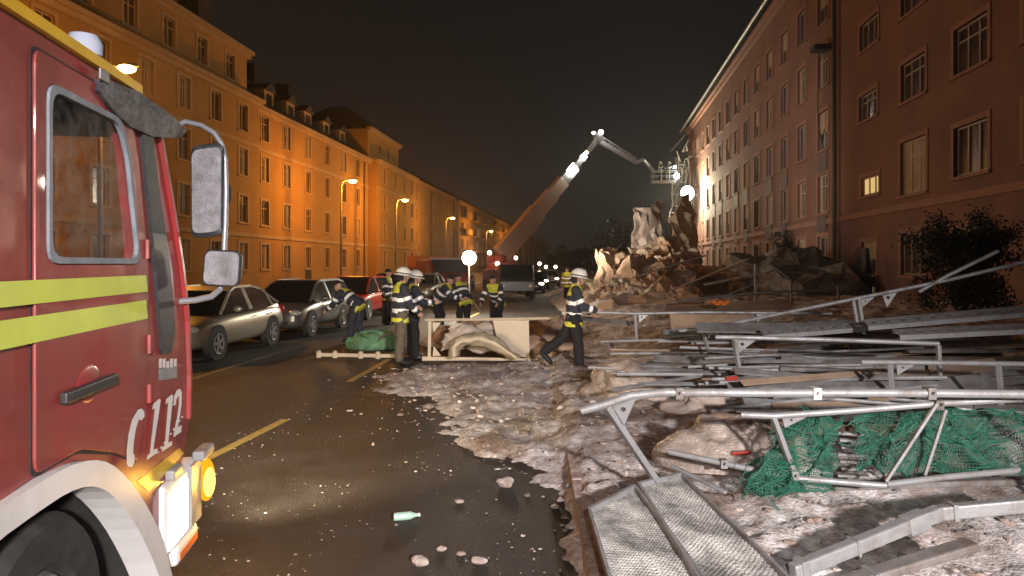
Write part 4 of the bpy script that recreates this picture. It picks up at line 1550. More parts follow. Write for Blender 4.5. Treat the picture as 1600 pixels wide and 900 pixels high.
def person(label, x, y, z, rz, lean=0.05, head=0.0, legs=((0.0, 0.0), (0.0, 0.0)), arms=((0.1, 0.1, 0.2), (0.1, 0.1, 0.2)), trousers='tan_cloth', helmet=True, scale=1.0, hem=True, jacket='navy', turn=0.0, group=None):
    """legs: (thigh forward, knee bend); arms: (shoulder forward, spread, elbow bend); angles in radians"""
    t = thing('person', label, 'person', (x, y, z), rz, group)
    t.scale = (scale,) * 3
    fwd = lambda a: Vector((0, math.sin(a), -math.cos(a)))
    hipz = 0.93
    J = {}
    for s_, (th_, kn) in zip((-1, 1), legs):
        hip = Vector((s_ * 0.10, 0, 0))
        knee = hip + fwd(th_) * 0.43
        ank = knee + fwd(th_ - kn) * 0.42
        pitch = max(-0.9, min(0.3, (th_ - kn) * 0.8))
        toe = ank + Vector((s_ * 0.02, 0.19 * math.cos(pitch), 0.19 * math.sin(pitch) - 0.05))
        J[s_] = [hip, knee, ank, toe]
    low = min(min(j[2].z - 0.085, j[3].z - 0.035) for j in J.values())
    up0 = Vector((0, 0, -low))
    for s_ in J:
        J[s_] = [p + up0 for p in J[s_]]
    pel = up0.copy()
    up = Vector((0, math.sin(lean), math.cos(lean)))
    fw = Vector((0, math.cos(lean), -math.sin(lean)))
    chest = pel + up * 0.36
    neck = pel + up * 0.56
    ha = lean * 0.5 + head
    hup = Vector((math.sin(turn) * 0.0, math.sin(ha), math.cos(ha)))
    hfw0 = Vector((0, math.cos(ha), -math.sin(ha)))
    hside = Vector((1, 0, 0))
    hfw = hfw0 * math.cos(turn) + hside * math.sin(turn)
    hrt = hside * math.cos(turn) - hfw0 * math.sin(turn)
    hc = neck + hup * 0.155 + hfw0 * 0.03
    A = {}
    for s_, (p_, b_, e_) in zip((-1, 1), arms):
        sh = pel + up * 0.49 + Vector((s_ * 0.19, 0, 0))
        dr = Vector((s_ * math.sin(b_), math.sin(p_) * math.cos(b_), -math.cos(p_) * math.cos(b_)))
        el = sh + dr * 0.30
        q = p_ + e_
        dr2 = Vector((s_ * math.sin(b_) * 0.3 - s_ * 0.25 * min(1, e_), math.sin(q), -math.cos(q))).normalized()
        wr = el + dr2 * 0.26
        A[s_] = [sh, el, wr, dr2]
    # the body itself: head, neck, trunk, limbs, hands in one surface
    mb = MB()
    def hp(a, b, c):
        return hc + hrt * a + hfw * b + hup * c
    rings = []
    for c_, rx, ry, oy in ((-0.118, 0.02, 0.02, 0.045), (-0.112, 0.042, 0.045, 0.035), (-0.08, 0.06, 0.072, 0.02), (-0.03, 0.07, 0.09, 0.0), (0.03, 0.077, 0.098, -0.005), (0.08, 0.07, 0.09, -0.01), (0.112, 0.045, 0.058, -0.012), (0.123, 0.012, 0.016, -0.012)):
        rings.append([hp(rx * math.cos(2 * math.pi * k / 16), oy + ry * math.sin(2 * math.pi * k / 16), c_) for k in range(16)])
    mb.loft(rings)
    mb.loft([[hp(a, b, c_) for a, b in ((-0.012, 0.06), (0.012, 0.06), (0.012 * w_, 0.06 + d_), (-0.012 * w_, 0.06 + d_))] for c_, w_, d_ in ((-0.035, 1.2, 0.055), (-0.025, 1.3, 0.058), (0.02, 0.7, 0.035))])   # nose
    capsule(mb, hp(-0.022, 0.083, -0.062), hp(0.022, 0.083, -0.062), 0.010, 0.010)      # lips
    for s_ in (1, -1):
        mb.ball(hp(s_ * 0.078, -0.01, -0.005), (0.016, 0.024, 0.034))               # ear
    capsule(mb, neck - up * 0.06, hc - hup * 0.06, 0.06, 0.055)
    capsule(mb, pel + up * 0.02, chest, 0.13, 0.14)
    capsule(mb, chest - Vector((0.06, 0, 0)), chest + Vector((0.06, 0, 0)) + up * 0.08, 0.12, 0.11)
    for s_ in (1, -1):
        hip, knee, ank, toe = J[s_]
        capsule(mb, pel + Vector((s_ * 0.05, 0, 0.02)), hip, 0.11, 0.10)
        capsule(mb, hip, knee, 0.085, 0.055)
        capsule(mb, knee, ank, 0.055, 0.038)
        capsule(mb, ank, toe, 0.04, 0.03)
        sh, el, wr, dr2 = A[s_]
        capsule(mb, neck - up * 0.08, sh, 0.065, 0.06)
        capsule(mb, sh, el, 0.052, 0.042)
        capsule(mb, el, wr, 0.042, 0.029)
        # palm, four fingers that curl, thumb off the side
        inw = Vector((-s_, 0, 0))
        inw = (inw - dr2 * inw.dot(dr2)).normalized()
        acr = dr2.cross(inw).normalized()
        palm = wr + dr2 * 0.05
        for k in (-1, 0, 1):
            capsule(mb, wr + dr2 * 0.015 + acr * 0.016 * k, palm + dr2 * 0.035 + acr * 0.024 * k, 0.016, 0.015)
        for k, ln in zip((-1.5, -0.5, 0.5, 1.5), (0.052, 0.062, 0.066, 0.056)):
            f0 = palm + dr2 * 0.04 + acr * 0.021 * k
            f1 = f0 + (dr2 * 0.9 + inw * 0.35).normalized() * ln * 0.55
            f2 = f1 + (dr2 * 0.35 + inw * 0.9).normalized() * ln * 0.55
            capsule(mb, f0, f1, 0.0095, 0.009, 8)
            capsule(mb, f1, f2, 0.009, 0.0075, 8)
        th0 = wr + dr2 * 0.03 - acr * 0.03 * (1 if s_ > 0 else 1)
        th1 = th0 + (dr2 * 0.6 - acr * 0.6 + inw * 0.4).normalized() * 0.035
        capsule(mb, th0, th1, 0.012, 0.010, 8)
        capsule(mb, th1, th1 + (dr2 * 0.7 + inw * 0.6).normalized() * 0.028, 0.010, 0.008, 8)
    me = remeshed(mb, 0.0095, 2)
    me.materials.clear()
    me.materials.append(M['skin'])
    me.materials.append(M['black_cloth'])
    eyes = [hp(s_ * 0.031, 0.083, 0.005) for s_ in (1, -1)]
    for p_ in me.polygons:
        p_.use_smooth = True
        c_ = p_.center
        if min((c_ - e).length for e in eyes) < 0.013:
            p_.material_index = 1
    o = bpy.data.objects.new('body', me)
    C.objects.link(o)
    o.parent = t
    # jacket
    mb = MB()
    bot = pel - up * 0.17
    bot = pel + Vector((0, bot.y * 0.4 - pel.y * 0.4, -0.15))
    rings = []
    for q, rx, ry in ((bot, 0.215, 0.165), (pel, 0.205, 0.155), (pel + up * 0.15, 0.20, 0.15), (pel + up * 0.32, 0.215, 0.155), (pel + up * 0.44, 0.215, 0.14), (pel + up * 0.52, 0.15, 0.11), (pel + up * 0.57, 0.085, 0.085), (pel + up * 0.60, 0.08, 0.08)):
        rings.append([q + Vector((1, 0, 0)) * rx * math.cos(2 * math.pi * k / 20) + fw * ry * math.sin(2 * math.pi * k / 20) for k in range(20)])
    mb.loft(rings)
    for s_ in (1, -1):
        sh, el, wr, dr2 = A[s_]
        capsule(mb, neck - up * 0.06, sh, 0.09, 0.088)
        capsule(mb, sh, el, 0.088, 0.074)
        capsule(mb, el, wr - dr2 * 0.035, 0.074, 0.060)
    me = remeshed(mb, 0.014, 3)
    me.materials.clear()
    for k in (jacket, 'reflect', 'hivis'):
        me.materials.append(M[k])
    folds(me, 9, 16, x)
    def seg(p, a, b):
        d = b - a
        u = max(0, min(1, (p - a).dot(d) / d.length_squared))
        return u, (p - (a + d * u)).length
    for p_ in me.polygons:
        p_.use_smooth = True
        c_ = p_.center
        u0, d0 = seg(c_, bot, neck)
        best, mi = d0 - 0.17, 0
        h = (c_ - pel).dot(up)
        if h < -0.06 and hem:
            mi = 2
        elif 0.03 < h < 0.105 or 0.24 < h < 0.31:
            mi = 1
        elif h > 0.40 and abs(c_.x) < 0.17:
            mi = 2
        for s_ in (1, -1):
            sh, el, wr, dr2 = A[s_]
            u, d = seg(c_, sh, el)
            if d - 0.085 < best:
                best = d - 0.085
                mi = 1 if 0.55 < u < 0.78 else (2 if u < 0.05 and abs(c_.x) < 0.17 else 0)
            u, d = seg(c_, el, wr)
            if d - 0.07 < best:
                best = d - 0.07
                mi = 1 if 0.45 < u < 0.70 else 0
        p_.material_index = mi
    o = bpy.data.objects.new('jacket', me)
    C.objects.link(o)
    o.parent = t
    # trousers
    mb = MB()
    capsule(mb, pel + Vector((-0.06, 0, 0.04)), pel + Vector((0.06, 0, 0.04)), 0.145, 0.145)
    for s_ in (1, -1):
        hip, knee, ank, toe = J[s_]
        capsule(mb, pel + Vector((s_ * 0.07, 0, 0)), hip, 0.135, 0.125)
        capsule(mb, hip, knee, 0.12, 0.095)
        capsule(mb, knee, ank + (knee - ank).normalized() * 0.05, 0.095, 0.088)
    me = remeshed(mb, 0.014, 3)
    me.materials.clear()
    me.materials.append(M[trousers])
    folds(me, 10, 14, y)
    me.polygons.foreach_set('use_smooth', [True] * len(me.polygons))
    o = bpy.data.objects.new('trousers', me)
    C.objects.link(o)
    o.parent = t
    for s_ in (1, -1):
        hip, knee, ank, toe = J[s_]
        mb = MB()
        capsule(mb, ank + (knee - ank).normalized() * 0.16, ank, 0.062, 0.058)
        heel = ank + (ank - toe).normalized() * 0.03 + Vector((0, 0, -0.035))
        capsule(mb, heel, toe, 0.05, 0.046)
        capsule(mb, ank, toe, 0.05, 0.042)
        me = remeshed(mb, 0.012, 2)
        me.materials.clear()
        me.materials.append(M['boot'])
        me.polygons.foreach_set('use_smooth', [True] * len(me.polygons))
        o = bpy.data.objects.new('boot', me)
        C.objects.link(o)
        o.parent = t
    if helmet:
        mb = MB()
        rings = []
        for c_, r_, e in ((0.012, 0.152, 1.2), (0.022, 0.160, 1.2), (0.034, 0.127, 1.2), (0.08, 0.122, 1.2), (0.125, 0.105, 1.2), (0.16, 0.072, 1.2), (0.182, 0.025, 1.2)):
            rings.append([hp(r_ * math.cos(2 * math.pi * k / 24), -0.008 + e * r_ * math.sin(2 * math.pi * k / 24), c_) for k in range(24)])
        mb.loft(rings)
        o = mb.build('helmet', 'helmet', t, smooth=True)
        mb = MB()
        mb.loft([[hp(r_ * math.cos(2 * math.pi * k / 24), -0.008 + 1.2 * r_ * math.sin(2 * math.pi * k / 24), c_) for k in range(24)] for c_, r_ in ((0.042, 0.1275), (0.062, 0.1265))], caps=False)
        mb.build('helmet_band', 'black_cloth', o, fix=False)
        mb = MB()
        for s_ in (1, -1):
            mb.tube([hp(s_ * 0.088, 0.0, 0.02), hp(s_ * 0.075, 0.03, -0.06), hp(s_ * 0.02, 0.055, -0.125)], 0.008, 6)
        rings = []
        for c_, r_ in ((0.02, 0.12), (-0.09, 0.135)):
            rings.append([hp(r_ * math.cos(a), 1.1 * r_ * math.sin(a) - 0.01, c_) for a in [math.pi * (1.05 + 0.9 * k / 10) for k in range(11)]])
        mb.loft(rings, closed=False)
        mb.build('neck_guard', 'black_cloth', o, fix=False)
    else:
        mb = MB()
        rings = []
        for c_, r_ in ((0.03, 0.088), (0.06, 0.086), (0.10, 0.07), (0.128, 0.035), (0.134, 0.01)):
            rings.append([hp(r_ * math.cos(2 * math.pi * k / 18), -0.012 + 1.22 * r_ * math.sin(2 * math.pi * k / 18), c_) for k in range(18)])
        mb.loft(rings)
        mb.build('cap', 'black_cloth', t, smooth=True)
    return t


person('white helmeted firefighter in khaki trousers standing with his back half turned', -2.16, 13.6, 0.0, R(-62), lean=0.03, head=0.12, legs=((0.06, 0.05), (-0.05, 0.04)), arms=((0.45, 0.15, 0.7), (0.25, 0.18, 0.6)), scale=1.03)
person('helmeted firefighter in dark trousers facing right, close behind the khaki one', -2.03, 14.3, 0.0, R(-75), lean=0.05, head=0.1, legs=((0.0, 0.0), (0.1, 0.05)), arms=((0.5, 0.1, 1.1), (0.5, 0.15, 1.1)), trousers='black_cloth', hem=False)
person('firefighter bending low over the green tarpaulin beside the parked cars', -3.75, 17.2, 0.0, R(75), lean=0.95, head=0.1, legs=((0.35, 0.35), (0.1, 0.3)), arms=((0.55, 0.1, 0.3), (0.8, 0.1, 0.2)), trousers='navy', helmet=False)
person('bareheaded firefighter leaning over behind the white frame, left of the floodlight', -2.1, 19.4, 0.0, R(-105), lean=0.72, head=-0.2, legs=((0.35, 0.5), (0.25, 0.4)), arms=((0.7, 0.1, 0.6), (0.7, 0.1, 0.6)), trousers='black_cloth', helmet=False)
person('firefighter with raised bent arms below the glaring floodlight', -1.30, 19.6, 0.0, R(35), lean=0.66, head=-0.15, legs=((0.4, 0.6), (0.2, 0.4)), arms=((0.9, 0.5, 0.9), (0.6, 0.5, 1.0)), trousers='black_cloth', helmet=False)
person('firefighter with white chest bands facing the camera, before the black van', -0.40, 19.8, 0.0, R(160), lean=0.72, head=-0.3, legs=((0.4, 0.65), (0.3, 0.5)), arms=((0.4, 0.25, 0.5), (0.4, 0.25, 0.5)), trousers='black_cloth', helmet=False)
person('white helmeted firefighter in black trousers striding to the right over rubble', 1.10, 12.5, 0.055, R(-92), lean=0.06, head=0.15, legs=((-0.52, 0.42), (0.16, 0.10)), arms=((0.15, 0.12, 1.0), (0.35, 0.12, 1.0)), trousers='black_cloth', scale=1.0)
person('person in a bright yellow vest far behind the striding firefighter', 2.75, 35, 0.0, R(160), lean=0.05, legs=((0.1, 0.0), (-0.1, 0.0)), trousers='black_cloth', helmet=False, jacket='hivis_dull')
person('dark clothed person standing between the black car and the khaki firefighter', -4.0, 22.5, 0.0, R(-100), lean=0.03, legs=((0.05, 0), (-0.05, 0)), trousers='navy', helmet=False)

# ------------------------------------------------------------------ floodlight balloon and lesser work lamps
def work_lamp(label, px, py, Y, r, watts, m='white_lamp', col=(1.0, 0.9, 0.72), group='lit work lamps along the street'):
    p = P(px, py, Y)
    t = thing('work_lamp', label, 'work lamp', (p.x, p.y, 0), 0, group)
    h = p.z
    mb = MB()
    mb.tube([(0, 0, 0.5), (0, 0, h - r * 0.8)], [0.03, 0.022], 8)
    for k in range(3):
        a = 2 * math.pi * k / 3 + 0.4
        mb.tube([(0.5 * math.cos(a), 0.5 * math.sin(a), 0.015), (0, 0, 0.75)], 0.016, 6)
    mb.build('stand', 'post', t)
    mb = MB()
    mb.ball((0, 0, h), r)
    mb.build('bulb', m, t, smooth=True)
    if watts:
        lamp('work_lamp_glow', 'POINT', p + Vector((0, -r - 0.1, 0.1)), watts, col, size=r)
    return t


work_lamp('glaring round floodlight on a stand, brightest lamp among the firefighters', 733, 403, 27, 0.27, 900)
lamp('balloon_spot', 'SPOT', P(733, 403, 27) + Vector((0.35, 0.1, 0.1)), 6500, (1.0, 0.86, 0.70), (9.2, 37, 5.2), 0.25, 58, 0.9)
for i, (px, py, Y, lab) in enumerate(((777, 412, 55, 'work lamp below the foot of the ladder boom'), (794, 408, 70, 'small work lamp just right of the boom foot'), (806, 403, 75, 'higher small work lamp right of the boom foot'),
                                      (765, 395, 60, 'dim work lamp left of the boom, above the men'), (843, 412, 90, 'work lamp before the far ochre row, left of three'), (853, 417, 100, 'work lamp before the far ochre row, middle of three'),
                                      (868, 417, 100, 'work lamp at the street end beside the towers'))):
    work_lamp(lab, px, py, Y, 0.10 + 0.0012 * Y, 0, 'far_head')

# ------------------------------------------------------------------ ladder truck
lt = thing('aerial_ladder_truck', 'fire service aerial truck with its jointed boom reaching to the damaged house', 'ladder truck', (-1.0, 58, 0), 0)
LI = Matrix.Translation(Vector((1.0, -58, 0)))
mb = MB()
mb.box((-1.25, -4.5, 0.7), (1.25, 3.0, 1.5))
bevel(mb.build('chassis', 'red_dull', lt), 0.05)
mb = MB()
mb.prism([(-1.2, 3.05, 0.6), (-1.2, 5.4, 0.6), (-1.2, 5.3, 1.7), (-1.2, 4.9, 2.7), (-1.2, 3.05, 2.7)], (2.4, 0, 0))
bevel(mb.build('driver_cab', 'red_dull', lt), 0.06)
for s_ in (1, -1):
    for wy in (-3.2, -1.9, 4.2):
        mb = MB()
        mb.lathe([(0.2, -0.14), (0.47, -0.15), (0.5, 0), (0.47, 0.15), (0.2, 0.14)], (s_ * 1.12, wy, 0.5), 'x', 20)
        mb.build('wheel', 'rubber', lt, smooth=True)
mb = MB()
mb.lathe([(0.9, 1.5), (0.9, 1.9), (0.6, 2.0), (0.6, 2.6)], (0.0, -1.5, 0), n=20)
mb.build('turntable', 'red_dull', lt)
M['boom'] = mat('boom_paint', (0.42, 0.29, 0.22), 0.5, col2=(0.34, 0.23, 0.17), scale=0.25, detail=2)
a, b, c, d = (LI @ P(783, 398, 56.5), LI @ P(893, 268, 60), LI @ P(934, 216, 61.6), LI @ P(1024, 268, 66))
M['boom_dark'] = mat('dark_boom_paint', (0.07, 0.06, 0.055), 0.5)
a0 = LI @ P(776, 392, 56.5)
mb = MB()
mb.bar(a, a + (b - a) * 0.50, 0.8, 1.5)
bm1 = bevel(mb.build('boom', 'boom', lt), 0.05)
for q0_, q1_, h_ in ((0.45, 0.72, 1.25), (0.68, 0.88, 1.05)):
    mb = MB()
    mb.bar(a + (b - a) * q0_, a + (b - a) * q1_, 0.45 + 0.2 * h_, h_)
    bevel(mb.build('boom_stage', 'boom', bm1), 0.04)
mb = MB()
mb.bar(a + (b - a) * 0.80, a + (b - a) * 1.02, 0.42, 0.85)
mb.build('boom_stage', 'boom_dark', bm1)
mb = MB()
mb.bar(b, c, 0.28, 0.5)
mb.build('boom_stage', 'boom_dark', bm1)
mb = MB()
mb.bar(LI @ P(772, 412, 56.3), a + (b - a) * 0.26, 0.28, 0.35)
mb.build('lift_cylinder', 'steel', bm1)
mb = MB()
mb.lathe([(0.42, -0.3), (0.42, 0.3)], c, 'y', 16)
mb.ball(c + Vector((-0.35, -0.3, 0.35)), 0.2)
bm2 = mb.build('boom_joint', 'boom_dark', lt)
e1 = c + (d - c) * 0.36
mid = c + (d - c) * 0.66 + Vector((0, 0, -0.15))
mb = MB()
mb.bar(c + Vector((0, 0, -0.2)), mid, 0.3, 0.34)
mb.bar(c + Vector((0, 0, 0.35)), mid + Vector((0, 0, 0.35)), 0.1, 0.1)
for k in range(9):
    q = k / 9
    mb.bar(c + (mid - c) * q + Vector((0, 0, -0.1 + 0.45 * (k % 2))), c + (mid - c) * (q + 1 / 9) + Vector((0, 0, 0.35 - 0.45 * (k % 2))), 0.06, 0.06)
jib = mb.build('jib', 'steel', lt)
mb = MB()
mb.tube([mid + Vector((0, -0.02, 0)), mid + Vector((0.6, 0, 0.25)), d + Vector((-0.6, 0, 0.5)), d + Vector((0, 0, -0.1))], 0.16, 8)
mb.build('jib_tip', 'steel', jib)
# the cage with rails
cg = d + Vector((0.9, 0.4, -0.55))
mb = MB()
mb.box(cg + Vector((-1.1, -0.5, -0.45)), cg + Vector((1.1, 0.5, -0.3)))
for z in (0.15, 0.62):
    for q in ((-1.1, -0.5, 1.1, -0.5), (-1.1, 0.5, 1.1, 0.5), (-1.1, -0.5, -1.1, 0.5), (1.1, -0.5, 1.1, 0.5)):
        mb.tube([cg + Vector((q[0], q[1], z)), cg + Vector((q[2], q[3], z))], 0.035, 6)
for q in (-1.1, -0.37, 0.37, 1.1):
    for w_ in (-0.5, 0.5):
        mb.tube([cg + Vector((q, w_, -0.3)), cg + Vector((q, w_, 0.62))], 0.03, 6)
cage = mb.build('cage', 'steel', lt)
mb = MB()
for q in (-0.7, 0.0):
    mb.box(cg + Vector((q - 0.15, -0.53, -0.42)), cg + Vector((q + 0.15, -0.51, -0.32)))
mb.build('cage_marker', 'yellow', cage)
for i, (pos, r_, m_) in enumerate(((cg + Vector((1.05, -0.62, 0.1)), 0.26, 'cool_lamp'), (cg + Vector((0.95, -0.4, 1.0)), 0.12, 'cool_lamp'), (c + Vector((0.22, -0.4, 0.45)), 0.19, 'cool_lamp'), (c + Vector((-0.4, -0.4, 0.38)), 0.14, 'far_head'), (c + (b - c) * 0.45 + Vector((0, -0.3, 0)), 0.13, 'far_head'))):
    mb = MB()
    mb.ball(pos, r_)
    mb.build('lamp_lens', m_, cage if i < 2 else bm2, smooth=True)
# the glaring lamp boxes at the end of the main boom
dd = (b - a).normalized()
for q0, q1, w_ in ((0.965, 1.055, 0.75), (1.155, 1.20, 0.45)):
    mb = MB()
    p0_, p1_ = a + (b - a) * q0, a + (b - a) * q1
    mb.bar(p0_ + Vector((0, -0.45, 0)), p1_ + Vector((0, -0.45, 0)), 0.15, w_)
    mb.build('lamp_panel', 'cool_lamp', bm1)
lamp('boom_lamp_light', 'POINT', Matrix.Translation(Vector((-1, 58, 0))) @ (b + Vector((0.3, -1.6, 0.2))), 90, (0.96, 1, 0.93), size=0.3)
lamp('joint_lamp_light', 'POINT', Matrix.Translation(Vector((-1, 58, 0))) @ (c + Vector((1.6, -1.6, 0.6))), 260, (1, 0.97, 0.9), size=0.2)
# two firefighters in the cage are too small to tell limbs: helmets and dark jackets still built as people
cgw = Matrix.Translation(Vector((-1, 58, 0))) @ cg
person('firefighter in the raised cage, nearer the lit wall', cgw.x + 0.45, cgw.y, cgw.z - 0.29, R(-90), arms=((0.9, 0.1, 0.4), (0.9, 0.1, 0.4)), trousers='black_cloth')
person('firefighter in the raised cage, nearer the jib', cgw.x - 0.4, cgw.y, cgw.z - 0.29, R(-80), arms=((0.5, 0.1, 0.4), (0.9, 0.1, 0.4)), trousers='black_cloth')

bpy.data.scenes.remove(WORKSHOP)

# floodlights that wash the end of the damaged wall
def wall_flood(label, px, py, Y, r, watts):
    p = P(px, py, Y)
    t = thing('floodlight', label, 'floodlight', p, 0)
    mb = MB()
    mb.box((-r * 0.6, 0.05, -r * 0.6), (r * 0.6, 0.35, r * 0.6))
    mb.tube([(0, 0.3, 0), (0.5, 0.8, -0.3), (1.2, 1.4, -0.2)], 0.05, 6)
    mb.build('housing', 'post', t)
    mb = MB()
    mb.ball((0, 0, 0), (r, 0.3, r * 1.1))
    mb.build('lamp_lens', 'cool_lamp', t, smooth=True)
    lamp('wall_flood_light', 'POINT', p + Vector((-0.2, -0.9, 0)), watts, (1.0, 0.88, 0.58), size=0.3)


wall_flood('blinding floodlight hung on the torn scaffold at the wall end', 1074, 302, 74, 0.70, 7000)  # lens drawn as wide as the glare round the lamp
wall_flood('second small floodlight below the blinding one', 1073, 343, 74, 0.22, 350)

# ------------------------------------------------------------------ scaffold still hanging at the far end of the damaged house
t = thing('hanging_scaffold', 'twisted scaffold wreck still hanging from the eave beside the cage', 'scaffold', P(1065, 300, 78))
rnd = random.Random(4)
org = P(1065, 300, 78)
nodes = {}
for i in range(5):
    for j in range(8):
        lean_ = 9 * (j / 7) ** 1.5 - (4 - i) * j * 0.9
        nodes[i, j] = P(1046 + 8.6 * i - lean_ * 0.6 + rnd.uniform(-2.2, 2.2), 338 - 15 * j + (4 - i) * 3.0 + rnd.uniform(-3, 3), 76.5 + 0.5 * (i % 2) + rnd.uniform(-0.5, 0.5)) - org
mb = MB()
for (i, j), q in nodes.items():
    for nx_ in ((i + 1, j), (i, j + 1), (i + 1, j + 1)):
        if nx_ in nodes and rnd.random() < (0.62 if nx_ != (i + 1, j + 1) else 0.3):
            mb.tube([q, nodes[nx_]], 0.045, 6)
for k in range(14):
    q = nodes[rnd.randrange(5), rnd.randrange(4, 8)]
    mb.tube([q, q + Vector((rnd.uniform(-0.9, 0.9), rnd.uniform(-0.4, 0.4), rnd.uniform(-0.3, 1.3)))], 0.04, 6)
mb.build('tubes', 'post', t)
for k in range(6):
    mb = MB()
    q = P(rnd.uniform(1045, 1078), rnd.uniform(215, 330), 78) - org
    mb.bar(q, q + Vector((rnd.uniform(0.6, 1.6), rnd.uniform(-0.8, 0.8), rnd.uniform(-1.8, 1.8))), 0.5, 0.06)
    mb.build('deck_board', 'dark_panel', t)
# ------------------------------------------------------------------ tarpaulins and torn sheeting
def solid(o, th_=0.012):
    s = o.modifiers.new('thickness', 'SOLIDIFY')
    s.thickness = th_
    return o


def crease(p, amp, f, seed):
    q = Vector((p[0] * f + seed, p[1] * f, p[2] * f + seed * 0.7))
    d = Vector((0, 0, 0))
    for o_ in range(3):
        k = 2 ** o_
        d += Vector(((abs(noise.noise(q * k)) - 0.2), (abs(noise.noise(q * k + Vector((31, 7, 3)))) - 0.2), (abs(noise.noise(q * k + Vector((5, 41, 13)))) - 0.2))) / k ** 0.9
    return d * amp


def creased_mesh(verts, faces, cuts, fine, f, seed):
    """flat facets with hard creases: a coarse shape cut finer and only slightly roughened"""
    bm = bmesh.new()
    vs_ = [bm.verts.new(p) for p in verts]
    for q in faces:
        bm.faces.new([vs_[i] for i in q])
    bmesh.ops.triangulate(bm, faces=bm.faces)
    if cuts:
        bmesh.ops.subdivide_edges(bm, edges=bm.edges, cuts=cuts, use_grid_fill=True)
    for v_ in bm.verts:
        q = v_.co * f + Vector((seed, 0, seed))
        v_.co += Vector((noise.noise(q), noise.noise(q + Vector((9, 3, 1))), noise.noise(q + Vector((2, 8, 5))))) * fine
    bmesh.ops.recalc_face_normals(bm, faces=bm.faces)
    out = ([v_.co.copy() for v_ in bm.verts], [tuple(w_.index for w_ in q.verts) for q in bm.faces])
    bm.verts.index_update()
    out = ([v_.co.copy() for v_ in bm.verts], [tuple(w_.index for w_ in q.verts) for q in bm.faces])
    bm.free()
    return out


def sharpened(o, ang):
    o.data.polygons.foreach_set('use_smooth', [True] * len(o.data.polygons))
    o.data.set_sharp_from_angle(angle=R(ang))
    return o


def crumpled(name, label, cat, quad, bulge, amp, f, m, seed, n=8, group=None, warp=0.3):
    """a creased sheet over four corners (world points), pushed out by bulge"""
    q = [Vector(p) for p in quad]
    rnd = random.Random(int(seed * 10))
    ctr = sum(q, Vector()) / 4
    nr = (q[1] - q[0]).cross(q[3] - q[0]).normalized()
    if nr.y > 0:
        nr = -nr
    tmp = MB()
    cell = ((q[1] - q[0]).length + (q[3] - q[0]).length) / 2 / n
    def fn(u, v):
        p = (q[0] * (1 - u) + q[1] * u) * (1 - v) + (q[3] * (1 - u) + q[2] * u) * v
        p = p + nr * bulge * math.sin(math.pi * u) * math.sin(math.pi * v)
        j_ = Vector((rnd.uniform(-1, 1), rnd.uniform(-1, 1), rnd.uniform(-1, 1)))
        return p + j_ * cell * 0.42 + crease(p, amp * 0.8, f, seed) - ctr
    tmp.sheet(fn, n, n)
    v, fc = creased_mesh(tmp.v, tmp.f, 3, cell * 0.10, 2.5 / cell, seed)
    mb = MB()
    mb.add(v, fc)
    o = sharpened(mb.build(name, m, fix=False), 26)
    o.location = ctr
    solid(o, 0.015)
    return tag(o, label, cat, group)


def mound(name, label, cat, c, size, amp, f, m, seed, nu=17, nv=7, group=None, flat=False):
    """a heaped, creased bundle lying on the ground"""
    rnd = random.Random(int(seed * 10))
    tmp = MB()
    rx, ry, rz = size
    if flat == 'soft':
        mb = MB()
        rings = []
        for j in range(41):
            t_ = math.pi / 2 * j / 40
            ring = []
            for k in range(72):
                a = 2 * math.pi * k / 72
                p = Vector((rx * math.cos(t_) * math.cos(a), ry * math.cos(t_) * math.sin(a), rz * math.sin(t_)))
                w_ = p + Vector(c)
                big = noise.noise(w_ * f + Vector((seed, 0, 0)))
                fold = abs(noise.noise(Vector((w_.x * f * 1.3, w_.y * f * 0.7, w_.z * f * 2.2 + seed)))) - 0.2
                fine = abs(noise.noise(w_ * f * 3.3 + Vector((0, seed, 0)))) - 0.2
                ring.append(p + p.normalized() * amp * (1.1 * big + 1.5 * fold + 0.45 * fine) * (0.4 + 0.6 * min(1, t_ * 2)))
            rings.append(ring)
        mb.loft(rings, caps=False)
        o = mb.build(name, m, smooth='all')
        o.location = c
        return tag(o, label, cat, group)
    rings = []
    for j in range(nv + 1):
        t_ = math.pi / 2 * j / (nv + 0.3)
        ring = []
        for k in range(nu):
            a = 2 * math.pi * (k + 0.5 * (j % 2)) / nu
            p = Vector((rx * math.cos(t_) * math.cos(a), ry * math.cos(t_) * math.sin(a), rz * math.sin(t_)))
            d = crease(p + Vector(c), amp, f, seed) + Vector((rnd.uniform(-1, 1), rnd.uniform(-1, 1), rnd.uniform(-1, 1))) * amp * 0.42
            if j == 0:
                d.z = -0.05
            ring.append(p + d * (0.5 + 0.5 * min(1, t_ * 2.5)))
        rings.append(ring)
    tmp.loft(rings, caps=False)
    n_ = len(tmp.v)
    tmp.f.append(tuple(range(n_ - nu, n_)))
    v, fc = creased_mesh(tmp.v, tmp.f, 3, amp * 0.13, 1.6 / amp * 0.5, seed)
    mb = MB()
    mb.add(v, fc)
    o = sharpened(mb.build(name, m, fix=False), 30)
    o.location = c
    return tag(o, label, cat, group)


GT = 'torn tarpaulins on the wreck heap'
